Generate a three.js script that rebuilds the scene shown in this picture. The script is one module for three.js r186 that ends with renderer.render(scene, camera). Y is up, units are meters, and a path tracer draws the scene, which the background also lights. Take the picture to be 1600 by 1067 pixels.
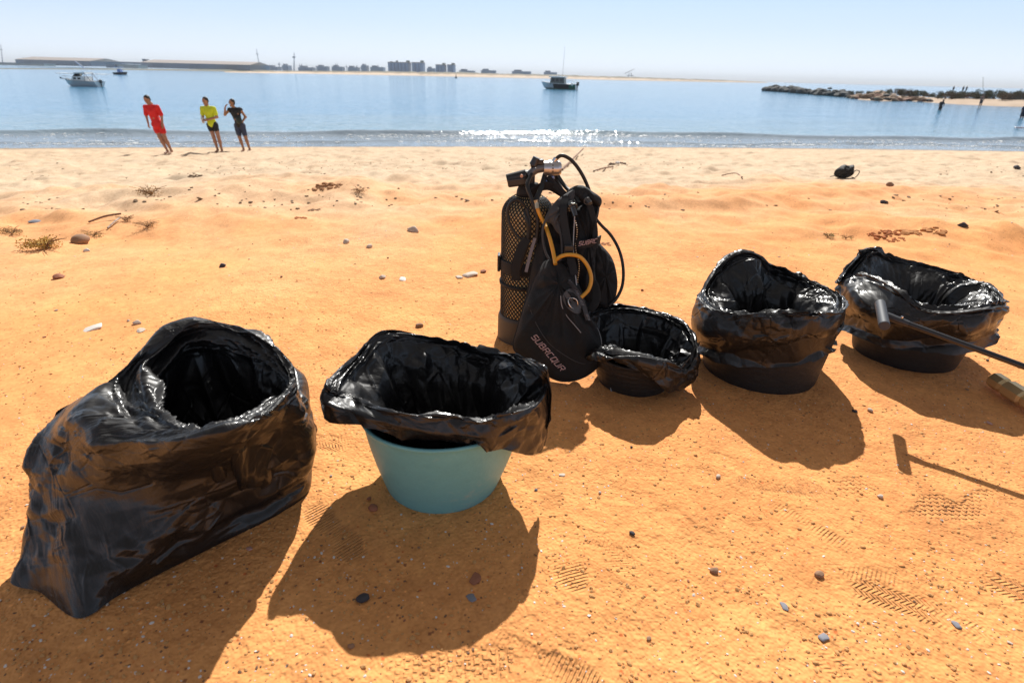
import * as THREE from 'three';
import { mergeGeometries, mergeVertices } from 'three/addons/utils/BufferGeometryUtils.js';
import { MarchingCubes } from 'three/addons/objects/MarchingCubes.js';
import { RoundedBoxGeometry } from 'three/addons/geometries/RoundedBoxGeometry.js';

// ---------------------------------------------------------------- camera, sky, sun, exposure
const W = 1024, H = 682;
const scene = new THREE.Scene();
const camera = new THREE.PerspectiveCamera(2 * Math.atan(533.5 / 876) * 180 / Math.PI, W / H, 0.05, 40000);
const EYE = new THREE.Vector3(0, 1.05, 0);
const PITCH = 25.4 * Math.PI / 180, ROLL = Math.atan(0.0245);
const CF = new THREE.Vector3(0, -Math.sin(PITCH), -Math.cos(PITCH));
const CU0 = new THREE.Vector3(0, Math.cos(PITCH), -Math.sin(PITCH)), CR0 = new THREE.Vector3(1, 0, 0);
const CR = CR0.clone().multiplyScalar(Math.cos(ROLL)).addScaledVector(CU0, Math.sin(ROLL));
const CU = CU0.clone().multiplyScalar(Math.cos(ROLL)).addScaledVector(CR0, -Math.sin(ROLL));
camera.position.copy(EYE);
camera.quaternion.setFromRotationMatrix(new THREE.Matrix4().makeBasis(CR, CU, CF.clone().negate()));
camera.focus = 2.1;
camera.userData.fStop = 3.8;

const SUN_EL = 43 * Math.PI / 180, SUN_AZ = 7 * Math.PI / 180;
const SUN = new THREE.Vector3(Math.sin(SUN_AZ) * Math.cos(SUN_EL), Math.sin(SUN_EL), -Math.cos(SUN_AZ) * Math.cos(SUN_EL));
const sun = new THREE.DirectionalLight(new THREE.Color().setRGB(1.0, 0.97, 0.915), 5.0);
sun.position.copy(SUN).multiplyScalar(60);
sun.castShadow = true;
sun.shadow.mapSize.set(4096, 4096);
Object.assign(sun.shadow.camera, { left: -26, right: 26, top: 26, bottom: -26, near: 1, far: 140 });
sun.shadow.radius = 1;
sun.target.position.set(0, 0, -8);
sun.position.add(sun.target.position);
scene.add(sun, sun.target);

function clearSky() {      // clear summer sky: pale haze at the horizon, deep dark blue overhead
  const w = 512, h = 512, d = new Float32Array(w * h * 4);
  const stops = [[-90, .30, .26, .22], [-2, .6, .62, .64], [0, .71, .77, .85], [1.2, .67, .75, .85], [4, .52, .65, .83], [7, .41, .575, .82], [14, .32, .385, .49], [28, .205, .22, .26], [50, .175, .168, .172], [90, .165, .15, .145]];
  for (let y = 0; y < h; y++) {
    const el = ((y + .5) / h - .5) * 180;
    let k = 0; while (k < stops.length - 2 && el > stops[k + 1][0]) k++;
    const a = stops[k], b = stops[k + 1]; let t = Math.min(1, Math.max(0, (el - a[0]) / (b[0] - a[0])));
    for (let x = 0; x < w; x++) {
      const az = ((x + .5) / w - .5) * 2 * Math.PI;           // atan2(z, x)
      const e = el * Math.PI / 180, dx = Math.cos(e) * Math.cos(az), dy = Math.sin(e), dz = Math.cos(e) * Math.sin(az);
      const c = dx * SUN.x + dy * SUN.y + dz * SUN.z;
      const glow = Math.pow(Math.max(0, c), 3) * .16 + Math.pow(Math.max(0, c), 40) * .4;
      const i = (y * w + x) * 4, fade = el > -2 ? 1 : 0;
      d[i] = a[1] + (b[1] - a[1]) * t + glow * fade; d[i + 1] = a[2] + (b[2] - a[2]) * t + glow * .95 * fade; d[i + 2] = a[3] + (b[3] - a[3]) * t + glow * .85 * fade; d[i + 3] = 1;
    }
  }
  const tx = new THREE.DataTexture(d, w, h, THREE.RGBAFormat, THREE.FloatType);
  tx.mapping = THREE.EquirectangularReflectionMapping; tx.magFilter = tx.minFilter = THREE.LinearFilter; tx.needsUpdate = true;
  return tx;
}
scene.background = clearSky();
scene.environment = scene.background;

const renderer = new THREE.WebGLRenderer({ antialias: true });
renderer.setSize(W, H);
renderer.toneMapping = THREE.LinearToneMapping;
renderer.toneMappingExposure = 1.25;
renderer.shadowMap.enabled = true;
renderer.shadowMap.type = THREE.PCFSoftShadowMap;

// ---------------------------------------------------------------- small maths
let seedState = 12345;
const seed = (s) => { seedState = s >>> 0; };
const rnd = () => { seedState = (seedState + 0x6d2b79f5) | 0; let t = Math.imul(seedState ^ (seedState >>> 15), 1 | seedState); t = (t + Math.imul(t ^ (t >>> 7), 61 | t)) ^ t; return ((t ^ (t >>> 14)) >>> 0) / 4294967296; };
const rr = (a, b) => a + (b - a) * rnd();
const clamp = (x, a = 0, b = 1) => Math.min(b, Math.max(a, x));
const smooth = (a, b, x) => { const t = clamp((x - a) / (b - a)); return t * t * (3 - 2 * t); };
const mixn = (a, b, t) => a + (b - a) * t;
const hash = (i, j, k) => { let h = Math.imul(i, 374761393) ^ Math.imul(j, 668265263) ^ Math.imul(k, 2147483647 - 1274126177); h = Math.imul(h ^ (h >>> 13), 1274126177); h ^= h >>> 16; return (h >>> 0) / 4294967296; };
function noise3(x, y, z) {         // -1 .. 1
  const i = Math.floor(x), j = Math.floor(y), k = Math.floor(z); let u = x - i, v = y - j, w = z - k;
  u = u * u * (3 - 2 * u); v = v * v * (3 - 2 * v); w = w * w * (3 - 2 * w);
  const l = (a, b, t) => a + (b - a) * t;
  return 2 * l(l(l(hash(i, j, k), hash(i + 1, j, k), u), l(hash(i, j + 1, k), hash(i + 1, j + 1, k), u), v), l(l(hash(i, j, k + 1), hash(i + 1, j, k + 1), u), l(hash(i, j + 1, k + 1), hash(i + 1, j + 1, k + 1), u), v), w) - 1;
}
const fbm = (x, y, z, o = 4) => { let s = 0, a = .5; for (let n = 0; n < o; n++) { s += a * noise3(x, y, z); x = x * 2.03 + 7.1; y = y * 2.03 + 3.7; z = z * 2.03 + 1.9; a *= .5; } return s; };
const V = (x, y, z) => new THREE.Vector3(x, y, z);

// where the sight line of a point of the photograph meets a plane or the ground
function sight(px, py) { return CF.clone().multiplyScalar(876).addScaledVector(CR, px - 800).addScaledVector(CU, 533.5 - py).normalize(); }
const atH = (px, py, h = 0) => { const d = sight(px, py); return EYE.clone().addScaledVector(d, (h - EYE.y) / d.y); };
const atZ = (px, py, z) => { const d = sight(px, py); return EYE.clone().addScaledVector(d, z / d.z); };

// ---------------------------------------------------------------- the lie of the land
const SEA = -1.45;
const shoreZ = (x) => x < -35 ? shoreZ(-35) + (x + 35) * -.39 : x > 35 ? shoreZ(35) + (x - 35) * .0 : -22.9 - .195 * x + .0028 * x * x;
const crestZ = (x) => -5.7 + (x < 0 ? -.42 * x : 0) + .35 * Math.sin(x * .9 + 1);
function groundY(x, z) {
  const zs = shoreZ(x), zc = Math.max(crestZ(x), -9), off = zs - z;
  let y;
  const r = Math.hypot(x, z);
  if (off > 0) y = SEA - .055 * off; else {
    const t = clamp((zc - z) / (zc - zs));
    y = SEA * (Math.pow(t, 1.05) * .93 + .07 * smooth(0, .3, t));
  }
  y = Math.max(y, -5);
  const near = 1 - smooth(3.5, 6, r), mid = smooth(3, 6, r) * (1 - smooth(-2.5, .3, off)) * (1 - smooth(60, 90, r));
  y += near * (.010 * fbm(x * 3.1, z * 3.1, 1.5, 3) + .004 * fbm(x * 17, z * 17, 8.5, 2));
  if (mid > 0) {                                                 // sand churned by feet
    const n = fbm(x * 1.9, z * 1.9, 4.2, 3), m = fbm(x * 5.5, z * 4.2, 9.1, 2);
    y += mid * (.10 * n + .05 * m - .035 * Math.pow(Math.max(0, noise3(x * 3.3, z * 3.0, 3.3)), 2) * 2);
  }
  y += .05 * smooth(4.2, 5.2, r) * (1 - smooth(6.5, 9, r)) * Math.max(0, fbm(x * .8, z * .8, 2.2, 2) + .2);
  y += .10 * Math.exp(-(((x + 1.9) / .9) ** 2) - (((z + 5.6) / .5) ** 2)) + .09 * Math.exp(-(((x - 3.4) / .9) ** 2) - (((z + 4.35) / .25) ** 2));
  return y;
}
function atG(px, py) {                                            // on the sand
  const d = sight(px, py); let t = .8;
  for (let n = 0; n < 4000; n++) { const p = EYE.clone().addScaledVector(d, t); const g = p.y - groundY(p.x, p.z); if (g < .002) return p; t += Math.max(.002, g * .6); }
  return EYE.clone().addScaledVector(d, t);
}

// ---------------------------------------------------------------- naming
const taken = new Map();
const numbered = (n) => { const k = taken.get(n) ?? 0; taken.set(n, k + 1); return k ? n + '_' + String(k).padStart(3, '0') : n; };
const bases = new WeakMap();
function thing(name, label, category, pos, group) {
  const o = new THREE.Group(); o.name = numbered(name); o.position.copy(pos); bases.set(o, pos.clone());
  o.userData = { label, category }; if (group) o.userData.group = group;
  scene.add(o); return o;
}
function shade(o) { o.castShadow = o.receiveShadow = true; return o; }
function part(name, geo, mat, parent, world = true, kind) {       // world: the geometry was built in scene coordinates
  const b = bases.get(parent);
  if (world) geo.translate(-b.x, -b.y, -b.z);
  const m = shade(new THREE.Mesh(geo, mat)); m.name = name; bases.set(m, b);
  if (kind) m.userData.kind = kind;
  parent.add(m); return m;
}
function solo(name, geo, mat, label, category, pos, group) {       // a thing of one mesh
  geo.translate(-pos.x, -pos.y, -pos.z);
  const m = shade(new THREE.Mesh(geo, mat)); m.name = numbered(name); m.position.copy(pos); bases.set(m, pos.clone());
  m.userData = { label, category }; if (group) m.userData.group = group;
  scene.add(m); return m;
}
function struct(name, geo, mat) { const m = shade(new THREE.Mesh(geo, mat)); m.name = numbered(name); m.userData.kind = 'structure'; scene.add(m); return m; }
const col = (r, g, b) => new THREE.Color().setRGB(r, g, b);
const std = (r, g, b, rough = .7, o = {}) => new THREE.MeshPhysicalMaterial({ color: col(r, g, b), roughness: rough, side: THREE.DoubleSide, ...o });
function merge(list) { return mergeGeometries(list.map((g) => { g = g.index ? g.toNonIndexed() : g; for (const k of Object.keys(g.attributes)) if (!['position', 'normal', 'uv'].includes(k)) g.deleteAttribute(k); if (!g.attributes.uv) g.setAttribute('uv', new THREE.BufferAttribute(new Float32Array(g.attributes.position.count * 2), 2)); return g; })); }
const box = (w, h, d, x = 0, y = 0, z = 0, r = 0) => { const g = r ? new RoundedBoxGeometry(w, h, d, 2, r) : new THREE.BoxGeometry(w, h, d); g.translate(x, y, z); return g; };
const tube = (pts, r, seg = 64, rad = 8, closed = false) => new THREE.TubeGeometry(new THREE.CatmullRomCurve3(pts, closed), seg, r, rad, closed);
function rod(a, b, r0, r1 = r0, seg = 12) {
  const d = b.clone().sub(a), g = new THREE.CylinderGeometry(r1, r0, d.length(), seg);
  g.applyQuaternion(new THREE.Quaternion().setFromUnitVectors(V(0, 1, 0), d.normalize())); g.translate((a.x + b.x) / 2, (a.y + b.y) / 2, (a.z + b.z) / 2); return g;
}
function gridGeo(P, N, nu, nv, uv, closed) {                       // nu columns, nv rows
  const g = new THREE.BufferGeometry(), idx = [];
  for (let j = 0; j < nv - 1; j++) for (let i = 0; i < nu - 1; i++) { const a = j * nu + i, b = a + 1, c = a + nu, d = c + 1; idx.push(a, b, d, a, d, c); }
  g.setAttribute('position', new THREE.BufferAttribute(P, 3)); g.setIndex(idx);
  if (uv) g.setAttribute('uv', new THREE.BufferAttribute(uv, 2));
  if (N) g.setAttribute('normal', new THREE.BufferAttribute(N, 3)); else g.computeVertexNormals();
  return g;
}

// ---------------------------------------------------------------- textures
function lattice(n, cells, sd) {                                  // one octave of tiling noise, 0 .. 1
  const out = new Float32Array(n * n), L = new Float32Array(cells * cells); seed(sd); for (let i = 0; i < L.length; i++) L[i] = rnd();
  for (let y = 0; y < n; y++) {
    const fy = y / n * cells, j = Math.floor(fy); let v = fy - j; v = v * v * (3 - 2 * v); const j1 = (j + 1) % cells;
    for (let x = 0; x < n; x++) {
      const fx = x / n * cells, i = Math.floor(fx); let u = fx - i; u = u * u * (3 - 2 * u); const i1 = (i + 1) % cells;
      const a = L[j * cells + i], b = L[j * cells + i1], c = L[j1 * cells + i], d = L[j1 * cells + i1];
      out[y * n + x] = a + (b - a) * u + (c - a) * v + (a - b - c + d) * u * v;
    }
  }
  return out;
}
function layers(n, list, sd) { const out = new Float32Array(n * n); list.forEach(([cells, amp], k) => { const L = lattice(n, cells, sd + k * 77); for (let i = 0; i < out.length; i++) out[i] += (L[i] - .5) * amp; }); return out; }
function floatTex(data, n, repeat = true) {
  const t = new THREE.DataTexture(data, n, n, THREE.RedFormat, THREE.FloatType);
  t.wrapS = t.wrapT = repeat ? THREE.RepeatWrapping : THREE.ClampToEdgeWrapping; t.magFilter = t.minFilter = THREE.LinearFilter; t.needsUpdate = true; return t;
}
function colorTex(n, fn) {                                        // fn(i) -> linear rgb 0 .. 1
  const d = new Uint8Array(n * n * 4), enc = (x) => Math.round(255 * clamp(x <= .0031308 ? x * 12.92 : 1.055 * Math.pow(x, 1 / 2.4) - .055));
  for (let i = 0; i < n * n; i++) { const c = fn(i); d[i * 4] = enc(c[0]); d[i * 4 + 1] = enc(c[1]); d[i * 4 + 2] = enc(c[2]); d[i * 4 + 3] = 255; }
  const t = new THREE.DataTexture(d, n, n, THREE.RGBAFormat); t.colorSpace = THREE.SRGBColorSpace; t.wrapS = t.wrapT = THREE.RepeatWrapping; t.magFilter = t.minFilter = THREE.LinearFilter; t.needsUpdate = true; return t;
}

// ---------------------------------------------------------------- sand
const SAND_TILE = 2.4;
const sandMap = (() => {
  const n = 1024, a = layers(n, [[6, .18], [14, .2], [40, .24], [120, .28], [400, .36]], 11), sp = new Float32Array(n * n * 3).fill(1);
  seed(5);
  for (let k = 0; k < 7000; k++) {                                  // shell crumbs, dark grains, red grit
    const x = Math.floor(rnd() * n), y = Math.floor(rnd() * n), q = rnd(), c = q < .42 ? [1.5, 2.0, 3.2] : q < .8 ? [.42, .36, .42] : [.85, .5, .4], s = rnd() < .6 ? 1 : rnd() < .8 ? 2 : 3;
    for (let v = 0; v < s; v++) for (let u = 0; u < s; u++) { const i = ((y + v) % n) * n + (x + u) % n; sp[i * 3] = c[0]; sp[i * 3 + 1] = c[1]; sp[i * 3 + 2] = c[2]; }
  }
  return colorTex(n, (i) => { const m = .72 + a[i] * .42; return [m * sp[i * 3], m * (1 + a[i] * .12) * sp[i * 3 + 1], m * (1 + a[i] * .2) * sp[i * 3 + 2]]; });
})();
const PATCH = { x: -1.7, z: -4.1, s: 4.2 };
const sandBump = (() => {                                          // grain, crumbs and boot prints round the buckets; metres
  const n = 2048, h = layers(n, [[10, .010], [26, .008], [70, .0042], [180, .0024], [520, .0021], [1024, .0022]], 31), m = PATCH.s / n;
  const sole = (px, py, turn, len, wid, kind, deep) => {
    const c = atH(px, py), cx = (c.x - PATCH.x) / m, cy = (c.z - PATCH.z) / m, L = len / m / 2, B = wid / m / 2, R = Math.ceil(L * 1.2), cs = Math.cos(turn), sn = Math.sin(turn);
    for (let y = -R; y <= R; y++) for (let x = -R; x <= R; x++) {
      const X = Math.round(cx + x), Y = Math.round(cy + y); if (X < 0 || Y < 0 || X >= n || Y >= n) continue;
      const u = (x * cs + y * sn) / L, v = (-x * sn + y * cs) / B / (u > .0 ? 1 : .82 - .12 * Math.cos(u * 3)); if (Math.abs(u) > 1.15) continue;
      const e = Math.hypot(Math.max(0, Math.abs(u) - .55) / .45, v), inside = 1 - smooth(.62, 1.02, e), rim = Math.exp(-(((e - 1.08) / .09) ** 2));
      const um = u * len / 2, vm = v * wid / 2; let t;
      if (kind === 0) t = Math.sin((um + Math.abs(((vm / .018) % 2 + 2) % 2 - 1) * .014) / .011 * 6.283);                // zigzag tread
      else if (kind === 1) t = (Math.sin(um / .017 * 6.283) > -.2 && Math.sin((vm + (Math.floor(um / .017) % 2) * .01) / .02 * 6.283) > -.3) ? 1 : -1;   // blocks
      else t = Math.sin(um / .009 * 6.283);                                                                              // fine ribs
      const fade = clamp(.55 + 1.3 * noise3(X * .012, Y * .012, kind + 3));
      h[Y * n + X] += deep * ((-.0035 + .0042 * t * fade) * inside + .0006 * rim) * clamp(.6 + 1.1 * noise3(X * .02, Y * .02, 8));
    }
  };
  seed(77);
  [[1082, 832, 1.0, 0], [1175, 930, 1.15, 0], [1205, 850, -.5, 1], [1318, 775, -.6, 1], [1240, 990, .9, 0], [940, 845, .25, 2], [1065, 740, .2, 2], [1150, 725, .4, 0], [1450, 800, -.5, 1], [1525, 790, -.5, 1], [1480, 870, -.7, 1], [1400, 690, .3, 2],
    [1000, 780, .3, 2], [960, 1000, .1, 1], [850, 1040, .5, 2], [1540, 900, .8, 0], [1350, 900, .6, 2], [1100, 1020, 1.1, 2], [870, 860, 1.2, 2], [1270, 830, 1.0, 2], [1220, 760, .1, 2], [640, 690, .3, 2], [500, 690, .2, 0], [1430, 950, .4, 0], [700, 1040, 0, 1], [520, 830, .8, 2], [1000, 900, .9, 0], [1330, 690, -.3, 2]]
    .forEach(([x, y, t, k]) => sole(x, y, t + rr(-.1, .1), rr(.25, .29), rr(.088, .1), k, rr(.7, 1.1)));
  for (let k = 0; k < 1500; k++) {                                  // crumbs thrown up by the boots
    const X = Math.floor(rnd() * n), Y = Math.floor(rnd() * n), r = 1 + Math.floor(rnd() * rnd() * 5), a = rr(.0015, .004) * (r > 2 ? 1.4 : 1) * (rnd() < .25 ? -1 : 1);
    for (let y = -r; y <= r; y++) for (let x = -r; x <= r; x++) { const q = 1 - (x * x + y * y) / (r * r + .5); if (q > 0 && X + x >= 0 && X + x < n && Y + y >= 0 && Y + y < n) h[(Y + y) * n + X + x] += a * Math.sqrt(q); }
  }
  for (let y = 0; y < n; y++) for (let x = 0; x < n; x++) { const e = Math.min(x, y, n - 1 - x, n - 1 - y) / 140; if (e < 1) h[y * n + x] *= e; }
  return floatTex(h, n, false);
})();
const sandMat = new THREE.MeshStandardMaterial({ color: 0xffffff, map: sandMap, roughness: .95, vertexColors: true, bumpMap: sandBump, bumpScale: 1 });
sandBump.channel = 1;
function polar(angles, radii) {
  const nu = angles.length, nv = radii.length, P = new Float32Array(nu * nv * 3);
  for (let j = 0; j < nv; j++) for (let i = 0; i < nu; i++) { const k = (j * nu + i) * 3; P[k] = Math.sin(angles[i]) * radii[j]; P[k + 2] = -Math.cos(angles[i]) * radii[j]; }
  return P;
}
{
  const ang = [], rad = [.02];
  for (let i = 0; i <= 760; i++) ang.push((-62 + 124 * i / 760) * Math.PI / 180);
  for (let i = 1; i <= 60; i++) ang.push((62 + 236 * i / 60) * Math.PI / 180);
  for (let r = .4; r < 64; r *= r > 4.5 && r < 25 ? 1.0055 : 1.0092) rad.push(r);
  for (let r = 70; r < 3400; r *= 1.3) rad.push(r);
  const P = polar(ang, rad), nu = ang.length, nv = rad.length, C = new Float32Array(P.length), uv = new Float32Array(nu * nv * 2), uv1 = new Float32Array(nu * nv * 2);
  for (let k = 0; k < nu * nv; k++) {
    const x = P[k * 3], z = P[k * 3 + 2]; P[k * 3 + 1] = groundY(x, z);
    uv[k * 2] = x / SAND_TILE; uv[k * 2 + 1] = z / SAND_TILE; uv1[k * 2] = (x - PATCH.x) / PATCH.s; uv1[k * 2 + 1] = (z - PATCH.z) / PATCH.s;
    const off = shoreZ(x) - z, zc = crestZ(x), n = fbm(x * .55, z * .8, 3.1, 4), n2 = fbm(x * 2.2, z * 2.2, 6.4, 3);
    const pale = clamp(smooth(3.0, -3.8, z - zc + n * 2.6 + n2 * 1.4) * .95 + .10 * n2);
    const wet = smooth(-1.5, -.1, off + n2 * .6);
    let r = mixn(.77, .58, pale), g = mixn(.355, .435, pale), b = mixn(.118, .29, pale);
    const red = clamp(.5 + n * 1.3 + n2 * .7) * (1 - pale); r *= 1 - .06 * red; g *= 1 - .17 * red; b *= 1 - .25 * red;
    const w = 1 - .5 * wet; C[k * 3] = r * w / .72; C[k * 3 + 1] = g * w / .72; C[k * 3 + 2] = b * w / .72;
  }
  const g = gridGeo(P, null, nu, nv, uv);
  g.setAttribute('uv1', new THREE.BufferAttribute(uv1, 2)); g.setAttribute('color', new THREE.BufferAttribute(C, 3));
  struct('beach', g, sandMat);
}

// ---------------------------------------------------------------- sea
const waveAt = (x, d) => {                                         // d: metres off the waterline
  const c = 4.9 + .45 * Math.sin(x * .23 + .6) + .3 * noise3(x * .35, 1.2, 5), e = d - c, hgt = .155 + .06 * noise3(x * .3, 8.1, 2.2);
  const a = e < 0 ? Math.exp(-((e / .30) ** 2)) : Math.exp(-((e / .95) ** 2));
  const c2 = 1.7 + .5 * Math.sin(x * .31 + 2) + .35 * noise3(x * .6, 4.2, 1), e2 = d - c2, b = e2 < 0 ? Math.exp(-((e2 / .16) ** 2)) : Math.exp(-((e2 / .5) ** 2));
  return hgt * a + (.055 + .03 * noise3(x * .7, 2.2, 3.3)) * b;
};
const seaY = (x, z) => { const d = shoreZ(x) - z; return SEA + (d > -1 && d < 9 ? waveAt(x, d) + .012 * fbm(x * 3, z * 3.5, 1, 3) * smooth(.5, 3, d) : 0) + .01 * Math.sin(z * .8 + x * .1) * smooth(8, 15, d) * (1 - smooth(60, 100, d)); };
{
  const ang = [], rad = [];
  for (let i = 0; i <= 620; i++) ang.push((-62 + 124 * i / 620) * Math.PI / 180);
  for (let r = 17; r < 48; r *= 1.0035) rad.push(r);
  for (let r = 48; r < 3600; r *= 1.06) rad.push(r);
  const P = polar(ang, rad), nu = ang.length, nv = rad.length, uv = new Float32Array(nu * nv * 2), C = new Float32Array(nu * nv * 3);
  for (let k = 0; k < nu * nv; k++) {
    const x = P[k * 3], z = P[k * 3 + 2], d = shoreZ(x) - z; P[k * 3 + 1] = seaY(x, z);
    uv[k * 2] = x / 7; uv[k * 2 + 1] = z / 5;
    const n = fbm(x * .05, z * .12, 2.2, 3), deep = smooth(4, 24, d + n * 8), silt = 1 - smooth(4.2, 7.2, d);
    C[k * 3] = mixn(.18, .075, deep) + .06 * silt; C[k * 3 + 1] = mixn(.31, .26, deep) - .02 * silt; C[k * 3 + 2] = mixn(.38, .44, deep) - .04 * silt;
  }
  const g = gridGeo(P, null, nu, nv, uv); g.setAttribute('color', new THREE.BufferAttribute(C, 3));
  const n = 1024, h = new Float32Array(n * n), A = lattice(n, 9, 4), B = lattice(n, 21, 5), D = lattice(n, 46, 6), E = lattice(n, 110, 8);
  for (let y = 0; y < n; y++) for (let x = 0; x < n; x++) { const i = y * n + x; h[i] = A[i] * .055 + (1 - Math.abs(B[i] * 2 - 1)) * .026 + (1 - Math.abs(D[i] * 2 - 1)) * .012 + E[i] * .005; }
  const tex = floatTex(h, n);
  struct('sea', g, new THREE.MeshPhysicalMaterial({ color: 0xffffff, vertexColors: true, roughness: .10, ior: 1.33, bumpMap: tex, bumpScale: .55, side: THREE.DoubleSide }));
  // foam along the two breaking ridges and the run-up
  seed(91);
  const geo = new THREE.IcosahedronGeometry(1, 1), foam = new THREE.InstancedMesh(geo, std(.86, .88, .88, .6), 1900), M = new THREE.Matrix4();
  let c = 0;
  while (c < 1900) {
    const x = rr(-24, 34), q = rnd(), base = q < .45 ? 4.55 + .45 * Math.sin(x * .23 + .6) + .3 * noise3(x * .35, 1.2, 5) - Math.abs(rr(-1, 1) * rr(0, 1)) * 1.0 : q < .8 ? 1.45 + .5 * Math.sin(x * .31 + 2) + .35 * noise3(x * .6, 4.2, 1) + rr(-.35, .15) : rr(.1, 3.8);
    const dens = q < .45 ? clamp(.10 + smooth(-9, -2, x) * (1 - smooth(3, 14, x)) + .5 * noise3(x * .5, 3, 9)) : clamp(.55 + .8 * noise3(x * .4, base * .6, 2.6));
    if (rnd() > dens) continue;
    const z = shoreZ(x) - base, s = rr(.01, .045); M.makeScale(s * rr(1, 3.4), s * .32, s * rr(.6, 1.1)); M.setPosition(x, Math.max(seaY(x, z), groundY(x, z)) + .004, z); foam.setMatrixAt(c++, M);
  }
  foam.name = 'foam'; foam.userData = { kind: 'stuff', label: 'white broken foam along the waterline', category: 'foam' }; shade(foam); scene.add(foam);
}

// ---------------------------------------------------------------- plastic film: a closed loft through rings of points, then crumpled by letting it grow
const cr = (a, b, c, d, t) => .5 * (2 * b + (c - a) * t + (2 * a - 5 * b + 4 * c - d) * t * t + (3 * b - a - 3 * c + d) * t * t * t);
function loft(rings, nu, nv, sharp = []) {
  const K = rings.length, N = rings[0].length, cum = [0];
  for (let k = 1; k < K; k++) { let s = 0; for (let i = 0; i < N; i++) s += rings[k][i].distanceTo(rings[k - 1][i]); cum.push(cum[k - 1] + Math.max(s / N, .004)); }
  const T = new Float32Array(nu * nv * 3), row = (k) => rings[clamp(k, 0, K - 1)];
  for (let j = 0; j < nv; j++) {
    const s = cum[K - 1] * j / (nv - 1); let k = 0; while (k < K - 2 && s > cum[k + 1]) k++;
    const t = (s - cum[k]) / (cum[k + 1] - cum[k]), C = [];
    for (let i = 0; i < N; i++) { const f = (ax) => { const b = row(k)[i][ax], c = row(k + 1)[i][ax], m = 1.7; return cr(sharp.includes(k) ? b - (c - b) / m : row(k - 1)[i][ax], b, c, sharp.includes(k + 1) ? c + (c - b) / m : row(k + 2)[i][ax], t); }; C.push([f('x'), f('y'), f('z')]); }
    for (let i = 0; i < nu; i++) {
      const u = i / nu * N, m = Math.floor(u), w = u - m;
      for (let ax = 0; ax < 3; ax++) T[(j * nu + i) * 3 + ax] = cr(C[(m + N - 1) % N][ax], C[m % N][ax], C[(m + 1) % N][ax], C[(m + 2) % N][ax], w);
    }
  }
  return T;
}
function gridNormals(P, nu, nv) {
  const N = new Float32Array(P.length);
  for (let j = 0; j < nv; j++) for (let i = 0; i < nu; i++) {
    const a = (j * nu + (i + 1) % nu) * 3, b = (j * nu + (i + nu - 1) % nu) * 3, c = (Math.min(j + 1, nv - 1) * nu + i) * 3, d = (Math.max(j - 1, 0) * nu + i) * 3;
    const ux = P[a] - P[b], uy = P[a + 1] - P[b + 1], uz = P[a + 2] - P[b + 2], vx = P[c] - P[d], vy = P[c + 1] - P[d + 1], vz = P[c + 2] - P[d + 2];
    let x = uy * vz - uz * vy, y = uz * vx - ux * vz, z = ux * vy - uy * vx; const l = Math.hypot(x, y, z) || 1, k = (j * nu + i) * 3;
    N[k] = x / l; N[k + 1] = y / l; N[k + 2] = z / l;
  }
  return N;
}
function grow(T, nu, nv, { it = 40, ex = .1, ey = .1, amp = .006, freq = 12, pull = .03, sd = 1, floor = null, keep = null, calm = .5 }) {
  const P = Float32Array.from(T), N = gridNormals(T, nu, nv), n = nu * nv, E = new Float32Array(n);
  for (let k = 0; k < n; k++) {
    const x = T[k * 3], y = T[k * 3 + 1], z = T[k * 3 + 2];
    E[k] = clamp(.9 + 1.5 * calm * noise3(x * 7 + sd, y * 7, z * 7 - sd) , .12, 2) * (keep ? keep(Math.floor(k / nu) / (nv - 1), (k % nu) / nu) : 1);
    const a = amp * (noise3(x * freq + sd * 3.1, y * freq, z * freq) + .6 * noise3(x * freq * 2.3, y * freq * 2.3 + sd, z * freq * 2.3)) * E[k];
    for (let c = 0; c < 3; c++) P[k * 3 + c] += N[k * 3 + c] * a;
  }
  const dist = (A, a, b) => Math.hypot(A[a * 3] - A[b * 3], A[a * 3 + 1] - A[b * 3 + 1], A[a * 3 + 2] - A[b * 3 + 2]);
  const ed = [], re = [], kind = [];
  const link = (a, b, e, k) => { ed.push(a, b); re.push(dist(T, a, b) * (1 + e * (E[a] + E[b]) / 2)); kind.push(k); };
  for (let j = 0; j < nv; j++) for (let i = 0; i < nu; i++) {
    const a = j * nu + i, r = j * nu + (i + 1) % nu, r2 = j * nu + (i + 2) % nu;
    link(a, r, ex, 1); link(a, r2, ex * .75, 2);
    if (j + 1 < nv) { link(a, a + nu, ey, 1); link(a, (j + 1) * nu + (i + 1) % nu, (ex + ey) / 2, 0); link(r, a + nu, (ex + ey) / 2, 0); }
    if (j + 2 < nv) link(a, a + 2 * nu, ey * .75, 2);
  }
  const m = re.length, st = [.25, .5, .16];
  for (let q = 0; q < it; q++) {
    for (let h = 0; h < m; h++) {
      const e = q & 1 ? m - 1 - h : h, a = ed[2 * e] * 3, b = ed[2 * e + 1] * 3; const dx = P[b] - P[a], dy = P[b + 1] - P[a + 1], dz = P[b + 2] - P[a + 2], l = Math.sqrt(dx * dx + dy * dy + dz * dz) || 1e-6;
      if (kind[e] === 2 && l > re[e]) continue;
      const f = (l - re[e]) / l * st[kind[e]]; P[a] += dx * f; P[a + 1] += dy * f; P[a + 2] += dz * f; P[b] -= dx * f; P[b + 1] -= dy * f; P[b + 2] -= dz * f;
    }
    for (let k = 0; k < n * 3; k++) P[k] += (T[k] - P[k]) * pull;
    if (floor !== null) for (let k = 0; k < n; k++) if (P[k * 3 + 1] < floor) P[k * 3 + 1] = floor;
  }
  return P;
}
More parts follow.
